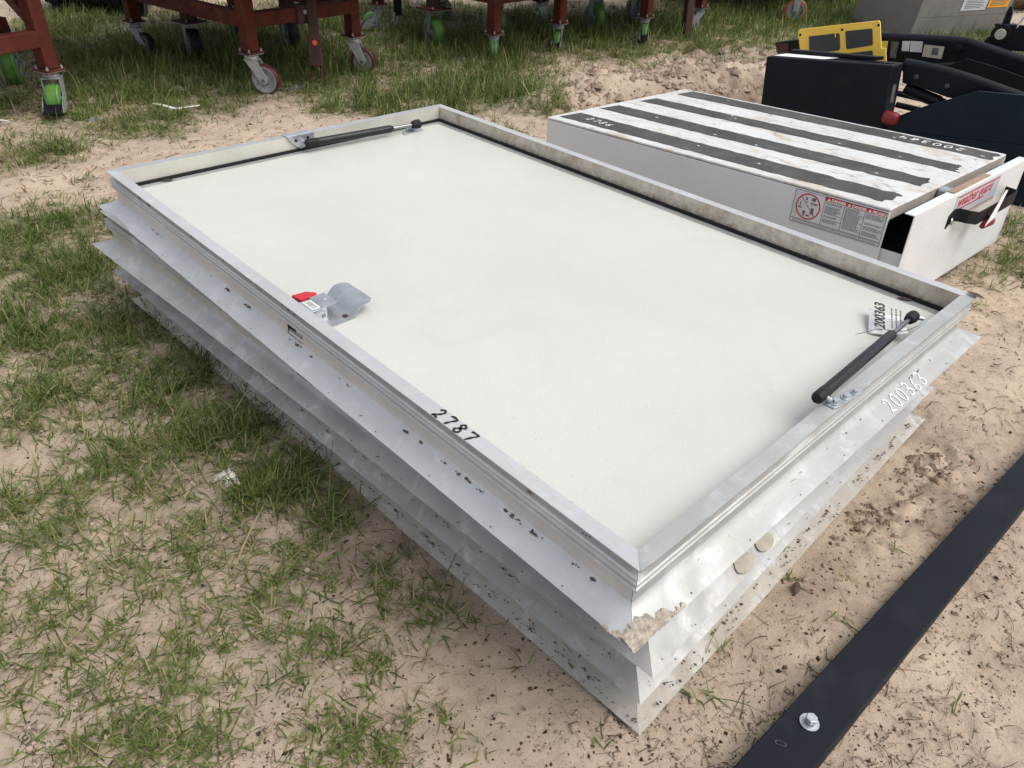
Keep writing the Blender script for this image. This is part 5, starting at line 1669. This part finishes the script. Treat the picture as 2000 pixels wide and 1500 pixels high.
# white tag on the machine at the right edge
tp = [Vector(p) for p in ((3.0912, 5.275, 0.781), (3.0906, 5.2755, 0.8136), (3.1062, 5.2634, 0.8894), (3.1243, 5.2495, 0.8749))]
tg3 = thing('paper_tag', tp[0], 'white paper tag on the navy machine at the right edge', 'tag')
MB().prism(tp, -E_N * .001).build('sheet', 'white_paper', tg3, tp[0])
MB().prism([tp[0].lerp(tp[3], t) * .55 + tp[1].lerp(tp[2], t) * .45 - E_N * .0015 for t in (.2, .8)] + [tp[0].lerp(tp[3], t) * .4 + tp[1].lerp(tp[2], t) * .6 - E_N * .0015 for t in (.8, .2)], -E_N * .0006).build('fine_print', 'grey_ink', tg3, tp[0])

# ------------------------------------------------------------------ small loose things
def chunk(name, mat, loc, rx, ry, h, seed, label, cat, group=None):
    x, y = loc[0], loc[1]
    z = hz(x, y)
    root_v, root_f = lump((0, 0, -.003), rx, ry, h, seed, 22, 7, edge=.6)
    ob = MB().add(root_v, root_f).build(name, mat, None, smooth=False)
    ob.location = (x, y, z)
    return tag(ob, label, cat, group)


chunk('foam_chunk', 'foam_white', (-0.8239, 1.6373, 0.0), .034, .028, .034, 3, 'jagged white foam chunk in the grass beside the stack', 'foam')
chunk('stone', 'caster_grey', (-2.8872, 5.0691, 0.0), .05, .03, .03, 8, 'small dark flat stone near the left rack', 'stone')
chunk('shard', 'foam_white', (-3.3873, 4.869, 0.0), .05, .02, .02, 12, 'pale plastic shard on the sand at the left edge', 'litter')
chunk('mud_lump', 'mud_brown', (0.7879, 1.6442, 0.0), .012, .010, .014, 18, 'dark brown crumb of soil on the sand by the navy bar', 'clod')
# white ribbon scrap
rb = [(-2.6262, 5.3922, 0.0), (-2.5186, 5.3061, 0.0), (-2.43, 5.3083, 0.0), (-2.3619, 5.3459, 0.0), (-2.3034, 5.4217, 0.0)]
pts = smooth_line([(p[0], p[1], hz(p[0], p[1]) + .03) for p in rb], 5)
vs, fs = [], []
for k, p in enumerate(pts):
    wv = .014 * (1 - .6 * abs(k / (len(pts) - 1) - .5))
    vs += [(p[0], p[1] - wv, p[2]), (p[0], p[1] + wv, p[2] + .004), (p[0], p[1] - wv, p[2] - .002), (p[0], p[1] + wv, p[2] + .002)]
for k in range(len(pts) - 1):
    a = 4 * k
    fs += [(a, a + 4, a + 5, a + 1), (a + 2, a + 3, a + 7, a + 6), (a, a + 2, a + 6, a + 4), (a + 1, a + 5, a + 7, a + 3)]
tag(MB().add(vs, fs).build('ribbon_scrap', 'foam_white', None, smooth=True), 'thin white ribbon scrap on the sand behind the top frame', 'litter')


def leaf(loc, L, yaw, label, matname='leaf_brown', curl=.3):
    vs = []
    n = 8
    for k in range(n + 1):
        t = k / n
        wv = L * .2 * math.sin(math.pi * t) ** .8
        for s in (-1, 0, 1):
            x = (t - .5) * L
            y = s * wv
            z = curl * L * (.25 * s * s * math.sin(math.pi * t) + .4 * (t - .5) ** 2) + .001
            vs.append((x * math.cos(yaw) - y * math.sin(yaw), x * math.sin(yaw) + y * math.cos(yaw), z))
    fs = []
    for k in range(n):
        for s in range(2):
            a = k * 3 + s
            fs.append((a, a + 3, a + 4, a + 1))
    ob = MB().add(vs, fs).build('leaf', matname, None, smooth=True)
    sm_ = ob.modifiers.new('thick', 'SOLIDIFY'); sm_.thickness = .0006
    ob.location = loc
    return tag(ob, label, 'leaf', 'dry leaves')


leaf(hworld((HW - .012, .004, TOPZ + .002)), .055, 2.2, 'shrivelled brown leaf on the right hand corner of the top frame')
leaf(hworld((HW - .06, .17, TOPZ - .064)), .045, -.4, 'brown leaf lying in the gutter beside the white panel')
leaf(hworld((.19, HL - .058, TOPZ - .064)), .05, .3, 'reddish dry leaf in the gutter at the left corner of the top frame')
lf = (0.7747, 1.3274, 0.0)
leaf((lf[0], lf[1], hz(lf[0], lf[1]) + .004), .05, 1.2, 'brown leaf on the sand beside the flange of the stack')

# ------------------------------------------------------------------ ground litter (uncountable)
def mesh_from(name, co, faces_n, idx, tone, mat, label):
    me = bpy.data.meshes.new(name)
    me.vertices.add(len(co)); me.vertices.foreach_set('co', co.ravel().astype(np.float32))
    me.loops.add(idx.size); me.loops.foreach_set('vertex_index', idx.ravel().astype(np.int32))
    nf = idx.shape[0]
    me.polygons.add(nf); me.polygons.foreach_set('loop_start', (np.arange(nf) * faces_n).astype(np.int32))
    me.update(calc_edges=True)
    at = me.attributes.new('tone', 'FLOAT', 'POINT')
    at.data.foreach_set('value', tone.astype(np.float32))
    ob = bpy.data.objects.new(name, me)
    COL.objects.link(ob)
    me.materials.append(MAT[mat])
    tag(ob, label, None, None, 'stuff')
    return ob


def in_view_points(n, power=1.0):
    """points spread over the ground wedge in front of the viewer, denser nearby"""
    y = 0.72 + (13.0 - .72) * rng.random(n) ** (1 + power)
    x = (rng.random(n) * 2 - 1) * (0.35 + y * .80) + y * .02
    return x, y


def not_under(x, y):
    lx = (x - HN[0]) * HX[0] + (y - HN[1]) * HX[1]; ly = (x - HN[0]) * HY[0] + (y - HN[1]) * HY[1]
    return ~((lx > -.03) & (lx < 1.6) & (ly > -.03) & (ly < 2.54))


def build_litter():
    # crumbs and bark bits
    n = 15000
    x, y = in_view_points(n, 1.6)
    keep = not_under(x, y) & (fbm(x / .35, y / .35, 91, 3) > -.22 + .35 * (rng.random(n) - .5))
    x, y = x[keep], y[keep]; n = len(x)
    s = np.exp(rng.normal(math.log(.0012), .6, n)) * (1 + .16 * y)
    s = np.minimum(s, .0045 * (1 + .2 * y))
    z = terrain(x, y)
    ang = rng.random(n) * 6.283
    oct_ = np.array([(1.5, 0, 0), (0, 1, 0), (-1.5, 0, 0), (0, -1, 0), (0, 0, .7), (0, 0, -.7)])
    f8 = np.array([(0, 1, 4), (1, 2, 4), (2, 3, 4), (3, 0, 4), (1, 0, 5), (2, 1, 5), (3, 2, 5), (0, 3, 5)])
    P = oct_[None] * s[:, None, None] * rng.uniform(.6, 1.4, (n, 6, 1))
    c, sn = np.cos(ang)[:, None], np.sin(ang)[:, None]
    co = np.stack([P[..., 0] * c - P[..., 1] * sn + x[:, None], P[..., 0] * sn + P[..., 1] * c + y[:, None], P[..., 2] + z[:, None] + .0005 + s[:, None] * .25], -1).reshape(-1, 3)
    idx = (np.arange(n)[:, None, None] * 6 + f8[None]).reshape(-1, 3)
    t = np.where(rng.random(n) < .8, rng.random(n) * .55, .5 + .4 * rng.random(n))
    mesh_from('bark_crumbs', co, 3, idx, np.repeat(t, 6), 'plant_debris', 'dark bark crumbs and seeds scattered over the sand')
    # crumbs of the sand itself
    n = 16000
    x, y = in_view_points(n, 1.5)
    keep = not_under(x, y) & (fbm(x / .3, y / .3, 99, 3) > -.1 + .5 * (rng.random(n) - .5))
    x, y = x[keep], y[keep]; n = len(x)
    s = np.minimum(np.exp(rng.normal(math.log(.0022), .6, n)) * (1 + .2 * y), .010 * (1 + .25 * y))
    z = terrain(x, y)
    ang = rng.random(n) * 6.283
    P = oct_[None] * np.array([.8, 1, 1])[None, None] * s[:, None, None] * rng.uniform(.6, 1.4, (n, 6, 1))
    c, sn = np.cos(ang)[:, None], np.sin(ang)[:, None]
    co = np.stack([P[..., 0] * c - P[..., 1] * sn + x[:, None], P[..., 0] * sn + P[..., 1] * c + y[:, None], P[..., 2] + z[:, None] + s[:, None] * .2], -1).reshape(-1, 3)
    idx = (np.arange(n)[:, None, None] * 6 + f8[None]).reshape(-1, 3)
    mesh_from('sand_crumbs', co, 3, idx, np.zeros(len(co)), 'sandy_ground', 'crumbs of sand lying loose on the ground')
    # twigs and dead roots
    n = 19000
    x, y = in_view_points(n, .75)
    keep = not_under(x, y) & (fbm(x / .5, y / .5, 95, 3) > -.12 + .3 * (rng.random(n) - .5))
    x, y = x[keep], y[keep]; n = len(x)
    L = np.exp(rng.normal(math.log(.026), .6, n)) * (1 + .14 * np.clip(y - 1.5, 0, 8)); L = np.minimum(L, .2)
    w = rng.uniform(.0005, .0012, n) * (1 + .55 * np.clip(y - 1.2, 0, 8))
    ang = rng.random(n) * 6.283
    bend = rng.normal(0, .5, n)
    K = 5
    t = np.linspace(0, 1, K)
    a = ang[:, None] + bend[:, None] * t[None]
    px = x[:, None] + np.cumsum(np.cos(a), 1) * (L / K)[:, None]
    py = y[:, None] + np.cumsum(np.sin(a), 1) * (L / K)[:, None]
    pz = terrain(px, py) + .0015 + rng.random((n, 1)) * .006 * np.sin(np.pi * t)[None] + w[:, None]
    nx, ny = -np.sin(a), np.cos(a)
    ww = w[:, None] * (1 - .6 * t[None])
    rows = np.stack([np.stack([px + nx * ww, py + ny * ww, pz], -1), np.stack([px, py, pz + ww], -1), np.stack([px - nx * ww, py - ny * ww, pz], -1)], 2)   # n,K,3,3
    co = rows.reshape(-1, 3)
    base = (np.arange(n)[:, None, None] * K + np.arange(K - 1)[None, :, None]) * 3
    q = np.concatenate([base + np.array([0, 1, 4, 3])[None, None], base + np.array([1, 2, 5, 4])[None, None]], 1).reshape(-1, 4)
    tone = np.where(rng.random(n) < .72, .1 + .5 * rng.random(n), .75 + .25 * rng.random(n))
    mesh_from('dead_twigs', co, 4, q, np.repeat(tone, K * 3), 'plant_debris', 'dead twigs, roots and straw bits lying on the sand')


build_litter()

mat_painted('soil', (0.34, 0.25, 0.185), 0.95, var=0.4, scale=40, bump=0.8)


def build_clods(spots, name, label):
    r = random.Random(31)
    m = MB()
    for cx, cy, rx, ry, n, s0, s1 in spots:
        for k in range(n):
            x, y = cx + r.gauss(0, rx * .55), cy + r.gauss(0, ry * .55)
            if not not_under(np.array([x]), np.array([y]))[0]:
                continue
            q = s0 + (s1 - s0) * r.random() ** 2.5
            v, f = lump((x, y, hz(x, y) - q * .15), q * r.uniform(.8, 1.4), q * r.uniform(.7, 1.1), q * r.uniform(.5, 1.0), r.randint(1, 9999), 10, 4, rot=r.uniform(0, 6), edge=.5)
            m.add(v, f)
    o = m.build(name, 'soil', None, smooth=False)
    tag(o, label, None, None, 'stuff')


build_clods(((1.2653, 1.8633, 0.2, 0.16, 260, 0.003, 0.02), (1.0274, 1.6069, 0.13, 0.1, 150, 0.003, 0.016), (0.876, 1.4584, 0.2, 0.1, 60, 0.002, 0.008), (1.1965, 6.7835, 0.9, 0.5, 330, 0.012, 0.065), (0.6125, 6.0287, 0.5, 0.3, 120, 0.01, 0.045), (1.9977, 7.6256, 0.7, 0.6, 200, 0.012, 0.06), (-1.3135, 1.4724, 0.16, 0.12, 60, 0.003, 0.014), (-0.3242, 0.9731, 0.3, 0.2, 60, 0.002, 0.007), (1.2049, 1.1208, 0.2, 0.25, 60, 0.002, 0.008)), 'soil_clods', 'loose crumbled brown soil clods on the sand')

# ------------------------------------------------------------------ grass
TUFTS = ((0.3413, 1.0881), (0.1912, 1.1368), (0.9036, 1.3696), (0.7658, 1.344), (0.808, 1.4448), (0.8697, 1.2276), (0.4836, 1.0024), (0.5193, 1.126), (0.1642, 1.0785), (0.3769, 1.0358), (0.5928, 1.2671), (0.7526, 1.4229), (-0.2958, 1.2972), (-0.2687, 1.3868), (-0.0601, 1.1672), (0.0672, 1.0733), (0.2244, 0.8922), (1.1023, 1.4538), (1.041, 1.0313), (0.4437, 1.1582))


def build_grass():
    X, Y, W_, S = [], [], [], []
    # tuft centres
    n = 190000
    y = 0.7 + (14 - .7) * rng.random(n) ** 1.35
    x = (rng.random(n) * 2 - 1) * (.45 + y * .82) + .1
    area_w = (.45 + y * .82)  # keep the tuft count per square metre roughly even
    d = density(x, y)
    clump = np.clip(.70 + .8 * fbm(x / .12, y / .12, 71, 3), 0, 1.4)
    clear = not_under(x, y)
    p = d * clump * np.where(y < 5, .70 + .10 * np.clip((y - 1.6) / 1.2, 0, 1), .85)
    keep = clear & (rng.random(n) < np.clip(p, 0, 1))
    x, y, d = x[keep], y[keep], d[keep]
    for tx, ty in TUFTS:
        x = np.append(x, tx + rng.normal(0, .012, 2)); y = np.append(y, ty + rng.normal(0, .012, 2)); d = np.append(d, [.3, .3])
    nt = len(x)
    per = np.clip(rng.poisson(3.0 + 3.6 * np.minimum(d, 1.1)), 2, 10)
    ti = np.repeat(np.arange(nt), per)
    nb = len(ti)
    bx = x[ti] + rng.normal(0, .009, nb) * (1 + .14 * y[ti]); by = y[ti] + rng.normal(0, .009, nb) * (1 + .10 * y[ti])
    L = np.exp(rng.normal(math.log(.056), .42, nb)) * (.66 + .34 * np.minimum(d[ti], 1.2)) * (1 + .11 * np.clip(y[ti] - 2.2, 0, 6))
    L = np.minimum(L, .24)
    wd_ = rng.uniform(.0010, .0020, nb) * (1 + .12 * y[ti])
    ang = rng.random(nb) * 6.283
    lean = np.clip(rng.normal(.84, .38, nb), .1, 1.5) - .25 * (d[ti] > .9)
    curl = rng.normal(.55, .4, nb)
    K = 3
    t = np.linspace(0, 1, K + 1)
    th = lean[:, None] + curl[:, None] * t[None]           # angle from vertical
    seg = (L / K)[:, None]
    twist = rng.normal(0, .35, nb)[:, None] * t[None]
    hx = np.concatenate([np.zeros((nb, 1)), np.cumsum(np.sin(th[:, :-1]) * seg * np.cos(ang[:, None] + twist[:, :-1]), 1)], 1)
    hy_ = np.concatenate([np.zeros((nb, 1)), np.cumsum(np.sin(th[:, :-1]) * seg * np.sin(ang[:, None] + twist[:, :-1]), 1)], 1)
    hv = np.concatenate([np.zeros((nb, 1)), np.cumsum(np.cos(th[:, :-1]) * seg, 1)], 1)
    px = bx[:, None] + hx; py = by[:, None] + hy_
    g = terrain(px.ravel(), py.ravel()).reshape(px.shape)
    z0 = terrain(bx, by)
    pz = np.maximum(z0[:, None] - .002 + hv, g + .002)
    sx, sy = -np.sin(ang)[:, None], np.cos(ang)[:, None]
    wf = wd_[:, None] * np.array([.8, 1.0, .75, .06])[None]
    co = np.stack([np.stack([px - sx * wf, py - sy * wf, pz], -1), np.stack([px + sx * wf, py + sy * wf, pz + wf * .5], -1)], 2).reshape(-1, 3)
    base = (np.arange(nb)[:, None] * (K + 1) + np.arange(K)[None]) * 2
    q = np.stack([base, base + 1, base + 3, base + 2], -1).reshape(-1, 4)
    tt_ = rng.normal(.42, .17, nb) + .10 * (rng.random(nt)[ti] - .5) - .06 * (d[ti] > .9)
    dry = rng.random(nb) < .11 + .09 * (d[ti] < .6)
    tt_ = np.where(dry, rng.uniform(.78, 1.0, nb), np.clip(tt_, 0, .72))
    tone = np.clip(tt_[:, None] + np.array([.12, .04, 0, .04])[None] * (1 - dry[:, None]), 0, 1)
    ob = mesh_from('grass', co, 4, q, np.repeat(tone.ravel(), 2), 'grass_blade', 'thin green grass growing in patches on the sand')
    ob.data.polygons.foreach_set('use_smooth', np.ones(len(ob.data.polygons), bool))
    print('grass blades', nb)


build_grass()
print('objects', len(bpy.data.objects))
